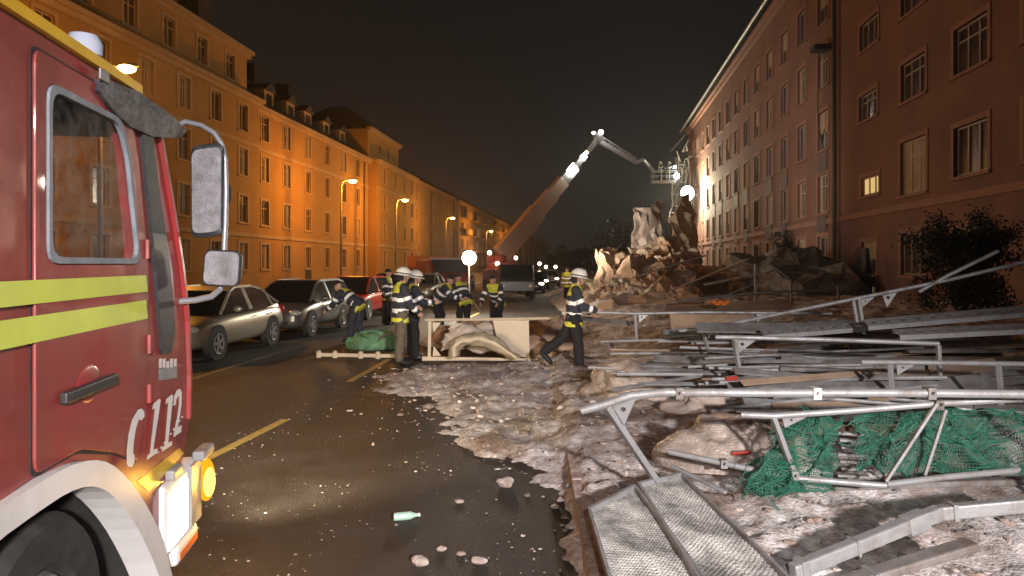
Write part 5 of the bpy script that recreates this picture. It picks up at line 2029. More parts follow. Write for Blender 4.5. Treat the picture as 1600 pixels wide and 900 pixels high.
# the big heap of sheeting in front of the damaged house
crumpled('tarpaulin', 'tall pale tarpaulin standing upright on top of the heap', 'tarpaulin', [P(985, 400, 37), P(1036, 402, 38), P(1037, 314, 38), P(990, 325, 37)], 0.35, 0.55, 0.75, 'tarp_pale', 3.1, group=GT)
crumpled('tarpaulin', 'greenish pale tarpaulin hung from the floodlit wall above the heap', 'tarpaulin', [P(1040, 430, 41), P(1092, 430, 45), P(1078, 300, 48), P(1052, 330, 43)], 0.4, 0.7, 0.6, 'plastic_cream', 8.3, group=GT)
crumpled('tarpaulin', 'cream tarpaulin folded over below the upright pale one', 'tarpaulin', [P(990, 440, 35), P(1070, 445, 37), P(1060, 365, 38), P(988, 385, 36)], 0.9, 0.8, 0.7, 'plastic_cream', 5.7, group=GT)
crumpled('tarpaulin', 'tan tarpaulin forming the left edge of the heap', 'tarpaulin', [P(928, 480, 29), P(968, 490, 29), P(962, 380, 32), P(930, 392, 31)], 0.4, 0.5, 0.8, 'tarp_tan', 12.9, group=GT)
crumpled('tarpaulin', 'rust brown tarpaulin sagging over the middle of the heap', 'tarpaulin', [P(1000, 492, 25), P(1080, 492, 25), P(1075, 425, 30), P(1005, 430, 30)], 0.5, 0.6, 0.9, 'tarp_rust', 17.2, group=GT)
crumpled('tarpaulin', 'tan tarpaulin bunched between the left edge and the rust brown one', 'tarpaulin', [P(955, 490, 27), P(1030, 488, 27), P(1022, 410, 32), P(955, 405, 32)], 0.7, 0.7, 0.8, 'tarp_tan', 22.4, group=GT)
crumpled('tarpaulin', 'wide tan tarpaulin bulging at the back left of the heap, under the bare tree', 'tarpaulin', [P(938, 478, 33), P(1006, 478, 33), P(1000, 398, 35), P(946, 404, 35)], 0.8, 0.6, 0.8, 'tarp_tan', 61.1, group=GT)
crumpled('tarpaulin', 'pale tarpaulin draped right of the cream one at the foot of the house wall', 'tarpaulin', [P(1020, 474, 31), P(1092, 474, 33), P(1088, 388, 37), P(1024, 398, 35)], 0.8, 0.6, 0.8, 'tarp_pale', 64.3, group=GT)
crumpled('tarpaulin', 'tan tarpaulin low at the front of the heap, below the cream one', 'tarpaulin', [P(968, 490, 27), P(1052, 490, 27), P(1046, 436, 30), P(975, 432, 30)], 0.7, 0.6, 0.9, 'tarp_tan', 67.7, group=GT)
mound('wreck_heap', 'broad heap of brown sheeting and planks before the damaged house', 'heap', (7.8, 32.5, 0), (4.4, 3.4, 1.7), 0.8, 0.8, 'tarp_rust', 2.2)
mound('wreck_heap', 'lower dirty heap at the near foot of the tarpaulins', 'heap', (5.2, 22.5, 0), (3.0, 2.6, 0.85), 0.5, 0.9, 'tarp_tan', 6.2)
mound('wreck_heap', 'dark heap between the tarpaulins and the house wall', 'heap', (12.0, 31.0, 0), (3.2, 4.0, 2.3), 1.0, 0.6, 'steel_dirty', 9.2, flat=True)
rnd = random.Random(11)
for k in range(26):
    p = Vector((rnd.uniform(4.6, 12.5), rnd.uniform(24, 33), 0))
    p.z = rnd.uniform(0.4, 1.9)
    a_ = rnd.uniform(-0.6, 0.6)
    ln = rnd.uniform(1.2, 3.2)
    d_ = Vector((math.cos(a_), rnd.uniform(-0.5, 0.5), rnd.uniform(-0.35, 0.45))).normalized()
    mb = MB()
    if k % 3:
        mb.tube([-d_ * ln / 2, d_ * ln / 2], 0.03, 7)
        o = mb.build('scaffold_tube', 'steel_dirty')
        tag(o, 'dirty scaffold tube sticking out of the far wreck heap', 'scaffold tube', 'loose tubes in the far wreck heap')
    else:
        mb.bar(-d_ * ln / 2, d_ * ln / 2, 0.25, 0.04)
        o = mb.build('board', 'plank_tan')
        tag(o, 'tan board sticking out of the far wreck heap', 'board', 'loose boards in the far wreck heap')
    o.location = p
for k in range(54):      # broken sheets and slabs all over the heap
    px_ = rnd.uniform(930, 1085)
    top_ = 470 - 70 * math.exp(-((px_ - 1040) / 45.0) ** 2) - 15
    py_ = rnd.uniform(top_, 486)
    Yk = 24 + 9 * (486 - py_) / 90 + rnd.uniform(-0.5, 0.5)
    p = P(px_, py_, Yk)
    w_, h_ = rnd.uniform(0.5, 1.3), rnd.uniform(0.4, 1.1)
    e1_ = Vector((1, rnd.uniform(-0.5, 0.5), rnd.uniform(-0.5, 0.5))).normalized() * w_ / 2
    e2_ = Vector((rnd.uniform(-0.5, 0.5), rnd.uniform(0.2, 0.9), rnd.uniform(0.4, 1))).normalized() * h_ / 2
    crumpled('torn_sheet', 'crumpled torn sheet lying among others over the tarpaulin heap', 'torn sheet', [p - e1_ - e2_, p + e1_ - e2_, p + e1_ + e2_, p - e1_ + e2_], 0.15, 0.15, 2.0,
             rnd.choice(('tarp_tan', 'tarp_pale', 'plastic_cream', 'tarp_rust', 'tarp_rust', 'tarp_tan')), 50 + k, 5, group='torn sheets on the tarpaulin heap')
# dark bare tree behind the heap
def tree(name, label, x, y, h, seed, crown_r, nleaf, leafm='leaf', trunk=0.16, squash=0.8, leaf=0.14, cz=0.68):
    rnd = random.Random(seed)
    t = thing(name, label, 'tree' if h > 3.5 else 'bush', (x, y, 0.05))
    mb = MB()
    mb.tube([(0, 0, 0), (0.05, 0, h * 0.3), (-0.05, 0.05, h * 0.55), (0, 0, h * 0.85)], [trunk, trunk * 0.8, trunk * 0.55, trunk * 0.15], 8)
    tips = []
    for k in range(26):
        z0 = h * rnd.uniform(0.15, 0.8)
        a = rnd.uniform(0, 6.28)
        ln = crown_r * rnd.uniform(0.5, 1.05)
        p1_ = Vector((math.cos(a) * ln * 0.5, math.sin(a) * ln * 0.5, z0 + ln * 0.35))
        p2_ = Vector((math.cos(a + 0.3) * ln, math.sin(a + 0.3) * ln, z0 + ln * rnd.uniform(0.3, 0.9)))
        mb.tube([(0, 0, z0), p1_, p2_], [trunk * 0.35, trunk * 0.2, 0.008], 5)
        tips += [p1_, p2_]
    mb.build('trunk', 'bark', t)
    mb = MB()
    cl = [tp_ + Vector((rnd.gauss(0, 0.2), rnd.gauss(0, 0.2), rnd.gauss(0, 0.2))) * crown_r for tp_ in tips for _ in range(2)]
    for k in range(nleaf):
        p = rnd.choice(cl) + Vector((rnd.gauss(0, 1), rnd.gauss(0, 1), rnd.gauss(0, 1))) * crown_r * 0.16
        if p.z < 0.1:
            continue
        u = Vector((rnd.gauss(0, 1), rnd.gauss(0, 1), rnd.gauss(0, 1))).normalized()
        w_ = u.cross(Vector((rnd.gauss(0, 1), rnd.gauss(0, 1), 1))).normalized()
        s = leaf * rnd.uniform(0.5, 1.2)
        mb.add([p - u * s, p + w_ * s * 0.45, p + u * s, p - w_ * s * 0.45], [(0, 1, 2, 3)])
    mb.build('crown', leafm, t, fix=False)


b = P(1482, 430, 17.5)
tree('bush', 'tall black leafy bush against the dim brown house', b.x + 0.35, 17.5, 3.0, 3, 0.95, 15000, trunk=0.07, leaf=0.062)
b = P(1232, 430, 31)
tree('bush', 'small dark bush before the long brown house, behind the scaffold frames', b.x, 31, 3.3, 6, 0.62, 5200, trunk=0.05, leaf=0.075)
b = P(965, 400, 62)
tree('tree', 'dark bare tree standing behind the tarpaulin heap', b.x, 62, 5.8, 9, 2.2, 1800, trunk=0.16, leaf=0.2)

# ------------------------------------------------------------------ scaffold frames thrown down over the pavement
def frame(label, rails, legs=(), gussets=(), braces=(), r=0.026, m='steel', name='scaffold_guardrail', group=None, origin=None, couplers=()):
    """rails, legs, braces: lists of world points; gussets: three world points each"""
    org_ = Vector(origin if origin is not None else rails[0][0])
    org_ = Vector((org_.x, org_.y, 0.1))
    t = thing(name, label, 'scaffold frame', org_, 0, group)
    for p in rails:
        mb = MB()
        mb.tube([Vector(q) - org_ for q in p], r, 12)
        mb.build('rail', m, t, smooth=True)
    for p in legs:
        mb = MB()
        mb.bar(Vector(p[0]) - org_, Vector(p[1]) - org_, r * 1.9, r * 1.5)
        bevel(mb.build('leg', m, t), 0.006)
    for p in braces:
        mb = MB()
        mb.bar(Vector(p[0]) - org_, Vector(p[1]) - org_, r * 1.7, r * 0.9)
        bevel(mb.build('brace', m, t), 0.005)
    for p in gussets:
        mb = MB()
        a, b, c = [Vector(q) - org_ for q in p]
        nrm = (b - a).cross(c - a).normalized() * 0.008
        ctr = (a + b + c) / 3
        # a plate with a round hole
        ex = (b - a).normalized()
        ey = (c - a - ex * (c - a).dot(ex)).normalized()
        po = [((q - a).dot(ex), (q - a).dot(ey)) for q in (a, b, c)]
        cx_, cy_ = (ctr - a).dot(ex) * 0.9, (ctr - a).dot(ey) * 0.9
        hr = 0.12 * min((b - a).length, (c - a).length)
        hole = [(cx_ + hr * math.cos(2 * math.pi * k / 10), cy_ + hr * math.sin(2 * math.pi * k / 10)) for k in range(10)]
        v, f = holed(po, [hole])
        top = [a + ex * x_ + ey * y_ + nrm for x_, y_ in v]
        bot = [a + ex * x_ + ey * y_ - nrm for x_, y_ in v]
        mb.add(top, f)
        mb.add(bot, [tuple(reversed(q)) for q in f])
        for loop, off in ((range(3), 0), (range(10), 3)):
            L_ = list(loop)
            for i in range(len(L_)):
                i0, i1 = L_[i] + off, L_[(i + 1) % len(L_)] + off
                mb.add([top[i0], top[i1], bot[i1], bot[i0]], [(0, 1, 2, 3)])
        mb.build('corner_plate', m, t, fix=False)
    for p in couplers:
        q = Vector(p) - org_
        mb = MB()
        mb.box(q + Vector((-0.028, -r - 0.012, -r - 0.01)), q + Vector((0.028, r + 0.012, r + 0.01)))
        mb.tube([q + Vector((0, -r - 0.01, 0.01)), q + Vector((0, -r - 0.05, 0.01))], 0.009, 8)
        bevel(mb.build('coupler', 'white' if p is couplers[0] and r > 0.029 else 'steel_dirty', t), 0.008)
    return t


# nearest: long bent rail with one sloping leg
frame('nearest scaffold frame with a long bent top rail and a sloping left leg',
      [[P(908, 642, 5.05), P(945, 632, 5.03), P(985, 618, 5.0), P(1040, 613, 4.97), P(1170, 614, 4.9), P(1400, 614, 4.85), P(1720, 617, 4.7)]],
      [(P(948, 636, 5.03), P(1026, 752, 5.3)), (P(1640, 618, 4.7), P(1690, 770, 5.0))],
      [(P(957, 634, 5.02), P(994, 621, 4.99), P(975, 664, 5.06))],
      r=0.030, couplers=[P(1274, 614, 4.88), P(1060, 614, 4.97), P(1452, 614, 4.83)])
frame('scaffold frame with slanting braces standing in the green net',
      [[P(1158, 648, 5.25), P(1210, 650, 5.2), P(1340, 641, 5.1), P(1475, 630, 5.0), P(1690, 618, 4.9)], [P(1046, 706, 5.7), P(1150, 728, 5.45), P(1238, 747, 5.25), P(1385, 759, 5.1)], [P(1385, 757, 5.1), P(1480, 745, 5.15), P(1640, 730, 5.3)]],
      [(P(1208, 652, 5.2), P(1240, 738, 5.25))],
      [(P(1222, 652, 5.19), P(1266, 648, 5.16), P(1226, 668, 5.2))],
      [(P(1464, 630, 4.98), P(1384, 752, 5.07)), (P(1478, 640, 5.15), P(1445, 742, 5.2))], r=0.024, couplers=[P(1240, 742, 5.24), P(1465, 632, 5.0), P(1130, 724, 5.5)])
frame('upright rectangular scaffold frame with two holed plates, behind the milky plastic bundle',
      [[P(1118, 527, 8.1), P(1146, 527, 8.05), P(1300, 531, 7.9), P(1467, 537, 7.7)]],
      [(P(1147, 530, 8.05), P(1160, 606, 8.1)), (P(1466, 539, 7.7), P(1470, 612, 7.7))],
      [(P(1150, 531, 8.04), P(1180, 532, 8.0), P(1153, 552, 8.06))], r=0.027)
frame('low scaffold frame with a corner plate, half under the rectangular one',
      [[P(1345, 566, 6.9), P(1400, 566, 6.9), P(1480, 567, 6.85), P(1620, 569, 6.8)]],
      [(P(1391, 569, 6.9), P(1394, 612, 6.95)), (P(1560, 569, 6.8), P(1565, 625, 6.85))],
      [(P(1400, 569, 6.9), P(1432, 568, 6.88), P(1402, 586, 6.91))], r=0.026)
frame('long scaffold frame sloping up to the black bush',
      [[P(1062, 517, 10.2), P(1110, 512, 10.0), P(1200, 494, 9.6), P(1340, 466, 9.1), P(1480, 438, 8.7), P(1640, 400, 8.3)], [P(1436, 456, 8.8), P(1480, 431, 8.7), P(1560, 392, 8.5)]],
      [(P(1098, 515, 10.05), P(1108, 552, 10.1)), (P(1333, 469, 9.1), P(1342, 520, 9.1)), (P(1342, 467, 9.08), P(1350, 522, 9.08))],
      [(P(1105, 514, 10.0), P(1122, 510, 9.95), P(1107, 528, 10.02)), (P(1345, 468, 9.05), P(1366, 464, 9.0), P(1348, 480, 9.06)), (P(1378, 460, 9.0), P(1402, 456, 8.95), P(1386, 480, 9.0))], r=0.024)
frame('far scaffold frame with one white leg by the striding firefighter',
      [[P(905, 487, 12.4), P(992, 490, 12.2), P(1100, 488, 12.0), P(1300, 490, 11.7)]],
      [(P(993, 492, 12.2), P(995, 532, 12.3)), (P(1176, 491, 11.9), P(1180, 520, 12.0))],
      [(P(998, 492, 12.2), P(1013, 492, 12.18), P(999, 504, 12.2)), (P(1182, 491, 11.9), P(1200, 491, 11.85), P(1183, 503, 11.9))], r=0.027)
frame('thin dark scaffold frame standing far back before the brown house',
      [[P(1060, 470, 19), P(1180, 458, 18.5), P(1320, 452, 18)], [P(1100, 445, 21), P(1190, 428, 20), P(1240, 441, 19)]],
      [(P(1180, 412, 18.5), P(1181, 492, 18.5)), (P(1236, 440, 19), P(1237, 475, 19)), (P(1204, 414, 19), P(1241, 441, 19)), (P(1310, 447, 17), P(1310, 474, 17)), (P(1366, 448, 16), P(1366, 470, 16))], r=0.035, m='steel_dirty')

# two walkway decks lying across the snow at the front
def deck(label, q, depth=0.055):
    q = [Vector(p) for p in q]         # far left, far right, near right, near left
    org_ = sum(q, Vector()) / 4
    t = thing('scaffold_deck', label, 'scaffold deck', org_, 0, 'walkway decks on the snow')
    q = [p - org_ for p in q]
    nr = (q[1] - q[0]).cross(q[3] - q[0]).normalized()
    if nr.z < 0:
        nr = -nr
    mb = MB()
    def fn(u, v):
        p = (q[0] * (1 - u) + q[1] * u) * (1 - v) + (q[3] * (1 - u) + q[2] * u) * v
        d = 0.006 if (int(u * 26) + int(v * 96)) % 2 == 0 else 0.0
        return p + nr * (d - 0.022 + 0.008 * noise.noise(Vector((u * 3, v * 7, 1.0))))
    mb.sheet(fn, 52, 192)
    mb.build('tread', 'deck', t, fix=False)
    mb = MB()
    mb.prism([p - nr * 0.045 for p in q], -nr * 0.004)
    mb.build('underside', 'steel_dirty', t)
    for i, nm in ((0, 'end_rim'), (1, 'side_rim'), (2, 'end_rim'), (3, 'side_rim')):
        mb = MB()
        mb.bar(q[i] - nr * 0.01, q[(i + 1) % 4] - nr * 0.01, 0.022 if nm == 'side_rim' else 0.035, depth, up=nr)
        bevel(mb.build(nm, 'steel', t), 0.006)
    return t


deck('frosted walkway deck, the left of the two lying across the kerb', [P(921, 797, 4.72), P(992, 760, 5.18), P(1142, 960, 3.45), P(985, 1010, 3.05)])
deck('frosted walkway deck, the right and longer of the two, beside a tube', [P(998, 757, 5.2), P(1064, 741, 5.48), P(1290, 960, 3.5), P(1128, 960, 3.42)])

# bottom corner: heavy square beams
def beam(label, a, b, w, h, m='steel', fittings=()):
    a, b = Vector(a), Vector(b)
    org_ = (a + b) / 2
    t = thing('scaffold_beam', label, 'beam', org_)
    mb = MB()
    mb.bar(a - org_, b - org_, w, h)
    bevel(mb.build('beam', m, t), 0.012)
    for f_, l_ in fittings:
        p = a + (b - a) * f_ - org_
        d = (b - a).normalized()
        mb = MB()
        mb.bar(p - d * l_ / 2, p + d * l_ / 2, w * 1.22, h * 1.22)
        bevel(mb.build('collar', 'greypl', t), 0.006)
    return t


beam('thick square beam with dark collars slanting out of the near corner', P(1238, 893, 4.0), P(1468, 800, 4.35), 0.075, 0.085, 'steel', ((0.06, 0.05), (0.40, 0.02), (0.82, 0.16)))
beam('bent end piece of the thick beam running out of sight', P(1466, 801, 4.36), P(1700, 780, 4.3), 0.075, 0.085, 'steel', ((0.1, 0.03),))
beam('bluish flat beam lying lowest in the near corner', P(1290, 920, 3.85), P(1520, 850, 4.0), 0.11, 0.05, 'steel_dirty', ((0.3, 0.03),))
beam('dirty flat beam under the green net, running right', P(1300, 760, 5.5), P(1700, 748, 5.7), 0.10, 0.05, 'steel_dirty')
beam('thin rail from the deck end to the net', P(1050, 728, 5.6), P(1135, 770, 5.2), 0.04, 0.03, 'steel')

# heap of boards and tubes behind the nearest frame
rnd = random.Random(23)
for k in range(130):
    u = k / 129
    Yc = 6.3 + 5.2 * u + rnd.uniform(-0.3, 0.3)
    px = rnd.uniform(1090, 1520)
    X0 = (px - 800) / 1100 * Yc
    X0 += max(0.0, (1085 - 800) / 1100 * Yc - X0 + 1.3) if Yc < 8.6 else 0
    gz = max(0.1, rubble_h(X0, Yc))
    z = gz + rnd.uniform(0.0, 0.26) + 0.10 * u
    ln = rnd.uniform(1.0, 2.5 if Yc < 8.6 else 3.6)
    a_ = rnd.gauss(0.03, 0.20)
    d_ = Vector((math.cos(a_), math.sin(a_) * 0.9, rnd.gauss(0.01, 0.045))).normalized()
    mb = MB()
    if k % 3 == 0:
        mb.tube([-d_ * ln / 2, d_ * ln / 2], rnd.choice((0.02, 0.024)), 8)
        o = mb.build('scaffold_tube', 'steel', smooth=True)
        tag(o, 'round grey tube in the heap of boards behind the nearest frame', 'scaffold tube', 'tubes in the board heap')
    else:
        mb.bar(-d_ * ln / 2, d_ * ln / 2, rnd.choice((0.05, 0.08, 0.12, 0.2)), rnd.choice((0.02, 0.03, 0.045)), up=(rnd.uniform(-0.1, 0.1), rnd.uniform(-0.75, 0.1), 1))
        o = bevel(mb.build('board', rnd.choice(('plank', 'plank', 'steel_dirty', 'steel', 'plank_tan'))), 0.004)
        tag(o, 'flat grey board in the heap behind the nearest frame', 'board', 'boards in the board heap')
    o.location = (X0, Yc, z)

# punched deck planks stacked at the right, seen edge on
def punched(label, a, b, w, tilt, m):
    a, b = Vector(a), Vector(b)
    org_ = (a + b) / 2
    L = (b - a).length
    n = int(L / 0.16)
    holes = []
    for k in range(n):
        c_ = (-L / 2 + (k + 0.5) * L / n, 0)
        holes.append([(c_[0] + 0.045 * math.cos(2 * math.pi * i / 8), 0.032 * math.sin(2 * math.pi * i / 8)) for i in range(8)])
    v, f = holed([(-L / 2, -w / 2), (L / 2, -w / 2), (L / 2, w / 2), (-L / 2, w / 2)], holes)
    n_ = len(v)
    mb = MB()
    mb.add([(x_, y_, 0.0) for x_, y_ in v], f)
    mb.box((-L / 2, -w / 2 - 0.004, -0.05), (L / 2, -w / 2, 0.002))
    mb.box((-L / 2, w / 2, -0.05), (L / 2, w / 2 + 0.004, 0.002))
    o = solid(mb.build('punched_plank', m, fix=False), 0.005)
    d = (b - a).normalized()
    o.matrix_world = Matrix.Translation(org_) @ d.to_track_quat('X', 'Z').to_matrix().to_4x4() @ Matrix.Rotation(tilt, 4, 'X')
    tag(o, label, 'plank')


punched('punched steel plank, uppermost, below the sloping frame on the right', P(1352, 505, 8.6), P(1640, 480, 8.2), 0.22, 0.30, 'steel')
punched('punched steel plank under the uppermost one, dustier', P(1190, 520, 9.2), P(1480, 497, 8.9), 0.22, 0.25, 'steel')
punched('punched steel plank lying lowest, reaching out of the picture on the right', P(1400, 520, 8.0), P(1700, 505, 7.7), 0.22, 0.22, 'steel')
punched('short punched plank beside the tan panel', P(1180, 512, 11.2), P(1290, 516, 10.4), 0.22, 0.3, 'steel')
mb = MB()
mb.prism([P(1046, 491, 11.6), P(1176, 492, 11.4), P(1178, 521, 11.6), P(1050, 519, 11.8)], Vector((0, 0.03, 0.005)))
tag(bevel(mb.build('plywood', 'plank_tan'), 0.004), 'wide tan panel leaning against the far scaffold frame', 'panel')
for i, (quad, lab, m_) in enumerate((([P(1040, 478, 16), P(1235, 470, 15.5), P(1240, 484, 15), P(1040, 491, 15.4)], 'long tan plank lying above the wide tan panel', 'plank_tan'),
                                     ([P(1088, 506, 9.8), P(1300, 508, 9.6), P(1305, 522, 9.3), P(1090, 520, 9.5)], 'dusty tan plank in front of the wide tan panel', 'plank'),
                                     ([P(900, 495, 13.2), P(1000, 505, 12.8), P(998, 511, 12.7), P(899, 500, 13.1)], 'dark thin plank beside the striding firefighter', 'steel_dirty'))):
    mb = MB()
    mb.prism(quad, Vector((0, 0.03, 0.02)))
    tag(mb.build('plank', m_), lab, 'plank')
mb = MB()
for k in range(5):
    mb.ball(P(1116 + k * 5, 472 + (k % 2) * 3, 14.6), (0.07, 0.07, 0.045), nu=8, nv=5)
tag(mb.build('orange_wrap', 'orange', smooth=True), 'crumpled orange wrap lying above the wide tan panel', 'wrap')
mb = MB()
mb.bar(P(1133, 592, 6.9), P(1152, 590, 6.9), 0.05, 0.045)
tag(bevel(mb.build('red_clip', 'red_paint'), 0.01), 'small red clip between the boards and the bundle', 'clip')
mb = MB()
mb.bar(P(1142, 708, 5.8), P(1172, 706, 5.8), 0.06, 0.03)
tag(bevel(mb.build('red_clip', 'red_paint'), 0.01), 'flat red piece under the milky plastic bundle', 'clip')

# milky plastic sheeting
mound('plastic_bundle', 'large milky plastic bundle behind the nearest frame leg, beside the green net', 'plastic sheet', (G(1128, 702, 0.25).x, 6.15, 0.22), (0.64, 0.44, 0.33), 0.10, 2.2, 'plastic', 4.4, flat='soft')
mound('plastic_bundle', 'grey plastic bundle lying in front of the striding firefighter', 'plastic sheet', (1.75, 9.6, 0.08), (0.78, 0.6, 0.42), 0.2, 1.7, 'plastic', 7.9, flat='soft')
mound('plastic_bundle', 'flat plastic bundle under the far scaffold frame', 'plastic sheet', (2.9, 10.8, 0.1), (1.2, 0.7, 0.40), 0.22, 1.4, 'plastic', 12.2, flat='soft')
mound('plastic_bundle', 'dusty bundle between the boards and the grey plastic', 'plastic sheet', (2.5, 8.4, 0.15), (0.7, 0.5, 0.28), 0.16, 2.0, 'tarp_pale', 15.5, flat='soft')

# green debris nets
def net(label, quad, seed, nx, ny, amp, bulge):
    q = [Vector(p) for p in quad]
    ctr = sum(q, Vector()) / 4
    rnd = random.Random(seed)
    def pt(u, v):
        p = (q[0] * (1 - u) + q[1] * u) * (1 - v) + (q[3] * (1 - u) + q[2] * u) * v
        w_ = Vector((noise.noise(Vector((u * 4, v * 4, seed))), noise.noise(Vector((u * 4, v * 4, seed + 20))), noise.noise(Vector((u * 4, v * 4, seed + 40)))))
        w2 = Vector((noise.noise(Vector((u * 12, v * 12, seed))), noise.noise(Vector((u * 12, v * 12, seed + 20))), noise.noise(Vector((u * 12, v * 12, seed + 40)))))
        return p + w_ * amp + w2 * amp * 0.22 + Vector((0, 0, bulge * math.sin(math.pi * u) * math.sin(math.pi * v))) - ctr
    mb = MB()
    for i in range(nx + 1):
        mb.tube([pt(i / nx, k / (ny * 1.0)) for k in range(ny + 1)], 0.0028, 4, caps=False)
    for j in range(ny + 1):
        mb.tube([pt(k / (nx * 1.0), j / ny) for k in range(nx + 1)], 0.0028, 4, caps=False)
    for k in range(24):     # frayed loops
        u, v = rnd.random(), rnd.random()
        a = pt(u, v)
        b_ = a + Vector((rnd.gauss(0, 0.10), rnd.gauss(0, 0.07), rnd.gauss(0, 0.07)))
        c_ = a + Vector((rnd.gauss(0, 0.12), rnd.gauss(0, 0.07), rnd.gauss(0, 0.05)))
        mb.tube([a, (a + b_) / 2 + Vector((0, 0, 0.03)), b_, c_], 0.004, 4, caps=False)
    o = mb.build('safety_net', 'net', fix=False)
    o.location = ctr
    tag(o, label, 'net', 'green nets under the frames')


net('green net hanging in a torn strip beside the slanting leg', [P(1225, 655, 5.45), P(1318, 650, 5.4), P(1290, 768, 5.15), P(1170, 765, 5.2)], 3, 52, 46, 0.11, 0.05)
net('green net bunched right of the torn strip, behind the brace', [P(1335, 648, 5.45), P(1490, 642, 5.4), P(1478, 738, 5.3), P(1345, 735, 5.3)], 9, 56, 40, 0.11, 0.06)
net('loose end of green net lying on the snow below the torn strip', [P(1170, 722, 5.5), P(1240, 715, 5.5), P(1250, 770, 5.15), P(1165, 778, 5.1)], 15, 34, 26, 0.09, 0.06)
net('green net spread out at the far right under the nearest rail', [P(1470, 640, 5.5), P(1690, 640, 5.4), P(1680, 745, 5.2), P(1470, 738, 5.3)], 22, 74, 40, 0.11, 0.06)
for k in range(7):
    mb = MB()
    y_ = 676 + k * 11
    mb.bar(P(1308 + (k % 3) * 3, y_, 5.55), P(1358 + (k % 2) * 8, y_ + 3, 5.5), 0.06, 0.02)
    o = bevel(mb.build('board', 'plank'), 0.003)
    tag(o, 'short grey slat lying between the two green nets', 'board', 'short slats between the nets')

# ------------------------------------------------------------------ barrier in the middle of the road
bt = thing('road_barrier', 'white frame with a cream panel standing across the road behind the khaki firefighter', 'barrier', G(750, 562))
bo = Vector(bt.location)
Yb = 14.2
pb = lambda x, y, Y=Yb: P(x, y, Y) - bo
mb = MB()
mb.tube([pb(664, 500), pb(760, 499), pb(872, 497)], 0.03, 8)
mb.build('rail', 'plastic_cream', bt)
mb = MB()
mb.bar(pb(660, 560), pb(842, 563), 0.08, 0.08)
mb.build('rail', 'plastic_cream', bt)
mb = MB()
mb.bar(pb(672, 502), pb(671, 558), 0.07, 0.06)
mb.build('post', 'plastic_cream', bt)
mb = MB()
for c_ in ((674, 504, 1), (674, 556, -1)):
    a = pb(c_[0] + 2, c_[1])
    mb.prism([a, a + Vector((0.17, 0, 0)), a + Vector((0.02, 0, -0.2 * c_[2]))], Vector((0, 0.02, 0)))
mb.build('corner_plate', 'plastic_cream', bt)
mb = MB()
mb.prism([pb(770, 500), pb(824, 501), pb(823, 558), pb(800, 556), pb(775, 524)], Vector((0, 0.03, 0)))
mb.build('panel', 'plastic_cream', bt)
mb = MB()
mb.bar(pb(824, 500), pb(825, 560), 0.05, 0.06)
mb.build('post', 'plastic_cream', bt)
# sheet sagging in front of it
mb = MB()
arch_o = [(700, 558), (702, 538), (712, 526), (735, 520), (758, 521), (775, 527), (800, 548), (815, 559)]
arch_i = [(718, 558), (720, 547), (728, 541), (742, 540), (760, 543), (775, 549), (790, 556), (800, 560)]
def archfn(u, v):
    i = min(len(arch_o) - 2, int(u * (len(arch_o) - 1)))
    f_ = u * (len(arch_o) - 1) - i
    a = Vector(arch_o[i]) * (1 - f_) + Vector(arch_o[i + 1]) * f_
    b = Vector(arch_i[i]) * (1 - f_) + Vector(arch_i[i + 1]) * f_
    p = a * (1 - v) + b * v
    w = P(p.x, p.y, 13.75 - 0.25 * math.sin(math.pi * v))
    return w + crease(w, 0.07, 2.5, 4)
mb.sheet(archfn, 40, 14)
o = solid(mb.build('sheet', 'plastic_cream', smooth='all', fix=False), 0.012)
tag(o, 'cream sheet arched over in front of the white frame', 'sheet')
crumpled('sheet', 'greyish crumpled sheet hanging behind the cream arch in the white frame', 'sheet', [P(685, 548, 14.5), P(785, 550, 14.5), P(790, 503, 14.6), P(700, 506, 14.6)], 0.15, 0.12, 1.8, 'tarp_pale', 31.0, 7)
# pole with feet lying on the road
lt2 = thing('barrier_pole', 'white pole with four feet lying flat on the road beside the khaki firefighter', 'pole', G(550, 554))
po_ = Vector(lt2.location)
mb = MB()
a, b = G(496, 554, 0.06) - po_, G(618, 556, 0.06) - po_
mb.bar(a, b, 0.06, 0.07)
mb.build('pole', 'plastic_cream', lt2)
for f_ in (0.02, 0.23, 0.56, 0.78):
    p = a + (b - a) * f_
    mb = MB()
    mb.lathe([(0.06, -0.06), (0.055, 0.05), (0.035, 0.085)], p, n=10)
    mb.build('foot', 'plastic_cream', lt2)
mound('tarpaulin', 'green tarpaulin heaped on the road in front of the bending firefighter', 'tarpaulin', (G(588, 541).x, 16.4, 0.0), (0.62, 0.55, 0.36), 0.2, 1.6, 'tarp_green', 19.0)
mound('plastic_bundle', 'dark plastic bundle on the road behind the white frame, to its right', 'plastic sheet', (0.6, 15.2, 0), (0.9, 0.6, 0.35), 0.25, 1.4, 'tarp_tan', 27.0, flat='soft')
mb = MB()
mb.tube([G(548, 540, 0.05), P(575, 536, 16.3), P(612, 520, 15.6)], 0.035, 8)
tag(mb.build('scaffold_tube', 'steel_dirty', smooth=True), 'tube lying across the green tarpaulin heap', 'scaffold tube')

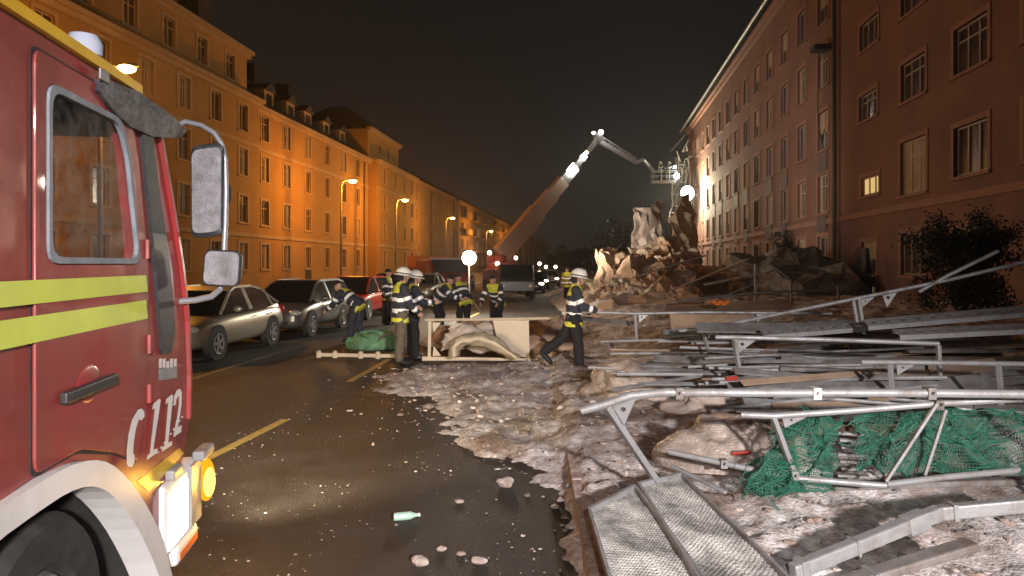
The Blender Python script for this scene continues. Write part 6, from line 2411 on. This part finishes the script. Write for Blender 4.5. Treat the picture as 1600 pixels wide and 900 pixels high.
mound('wreck_heap', 'low rust brown heap of boards behind the white frame, in the roadway', 'heap', (-0.9, 16.9, 0), (1.3, 0.9, 0.55), 0.28, 1.3, 'tarp_rust', 41.0)
mound('wreck_heap', 'low brown heap right of the white frame, before the headlights', 'heap', (1.0, 18.2, 0), (1.2, 1.0, 0.42), 0.26, 1.3, 'tarp_tan', 44.0)

# small things on the asphalt
bt_ = thing('bottle', 'pale green plastic bottle lying on the bare asphalt', 'bottle', G(635, 806, 0.03), 0.25)
mb = MB()
mb.lathe([(0.012, -0.10), (0.03, -0.095), (0.032, -0.02), (0.03, 0.03), (0.014, 0.07), (0.012, 0.085)], (0, 0, 0), 'x', 14)
mb.build('bottle_body', 'bottle', bt_, smooth=True)
mb = MB()
mb.lathe([(0.014, 0.085), (0.014, 0.105)], (0, 0, 0), 'x', 12)
mb.build('cap', 'white', bt_)
for px, py, s, lab in ((790, 753, 0.085, 'pale plaster lump on the asphalt below the edge of the snow'), (655, 876, 0.06, 'grey lump of plaster at the bottom edge of the road'), (748, 876, 0.05, 'flat plaster lump right of the grey one at the bottom edge'),
                       (690, 857, 0.035, 'small round pebble near the bottom of the road')):
    mb = MB()
    random.seed(int(px))
    mb.ball((0, 0, 0), (s, s * 0.75, s * 0.5), nu=14, nv=9)
    mb.v = [v_ * (1 + 0.35 * noise.noise(v_ * (1.6 / s) + Vector((px, 0, 0)))) for v_ in mb.v]
    o = mb.build('plaster_lump', 'stone_pale')
    o.location = G(px, py, s * 0.4)
    tag(o, lab, 'plaster lump')

# ------------------------------------------------------------------ added for lens glow: a thin mist that gives the lamps their halos
hz = bpy.data.materials.new('halo_haze')
hz.use_nodes = True
hn, hl_ = hz.node_tree.nodes, hz.node_tree.links
hn.remove(hn['Principled BSDF'])
pv = hn.new('ShaderNodeVolumePrincipled')
pv.inputs['Color'].default_value = (0.9, 0.9, 0.9, 1)
pv.inputs['Density'].default_value = 0.00042
pv.inputs['Anisotropy'].default_value = 0.75
hl_.new(pv.outputs[0], hn['Material Output'].inputs['Volume'])
mb = MB()
mb.box((-1000, -150, -1), (1000, 2400, 30))
tag(mb.build('haze', hz), kind='stuff')
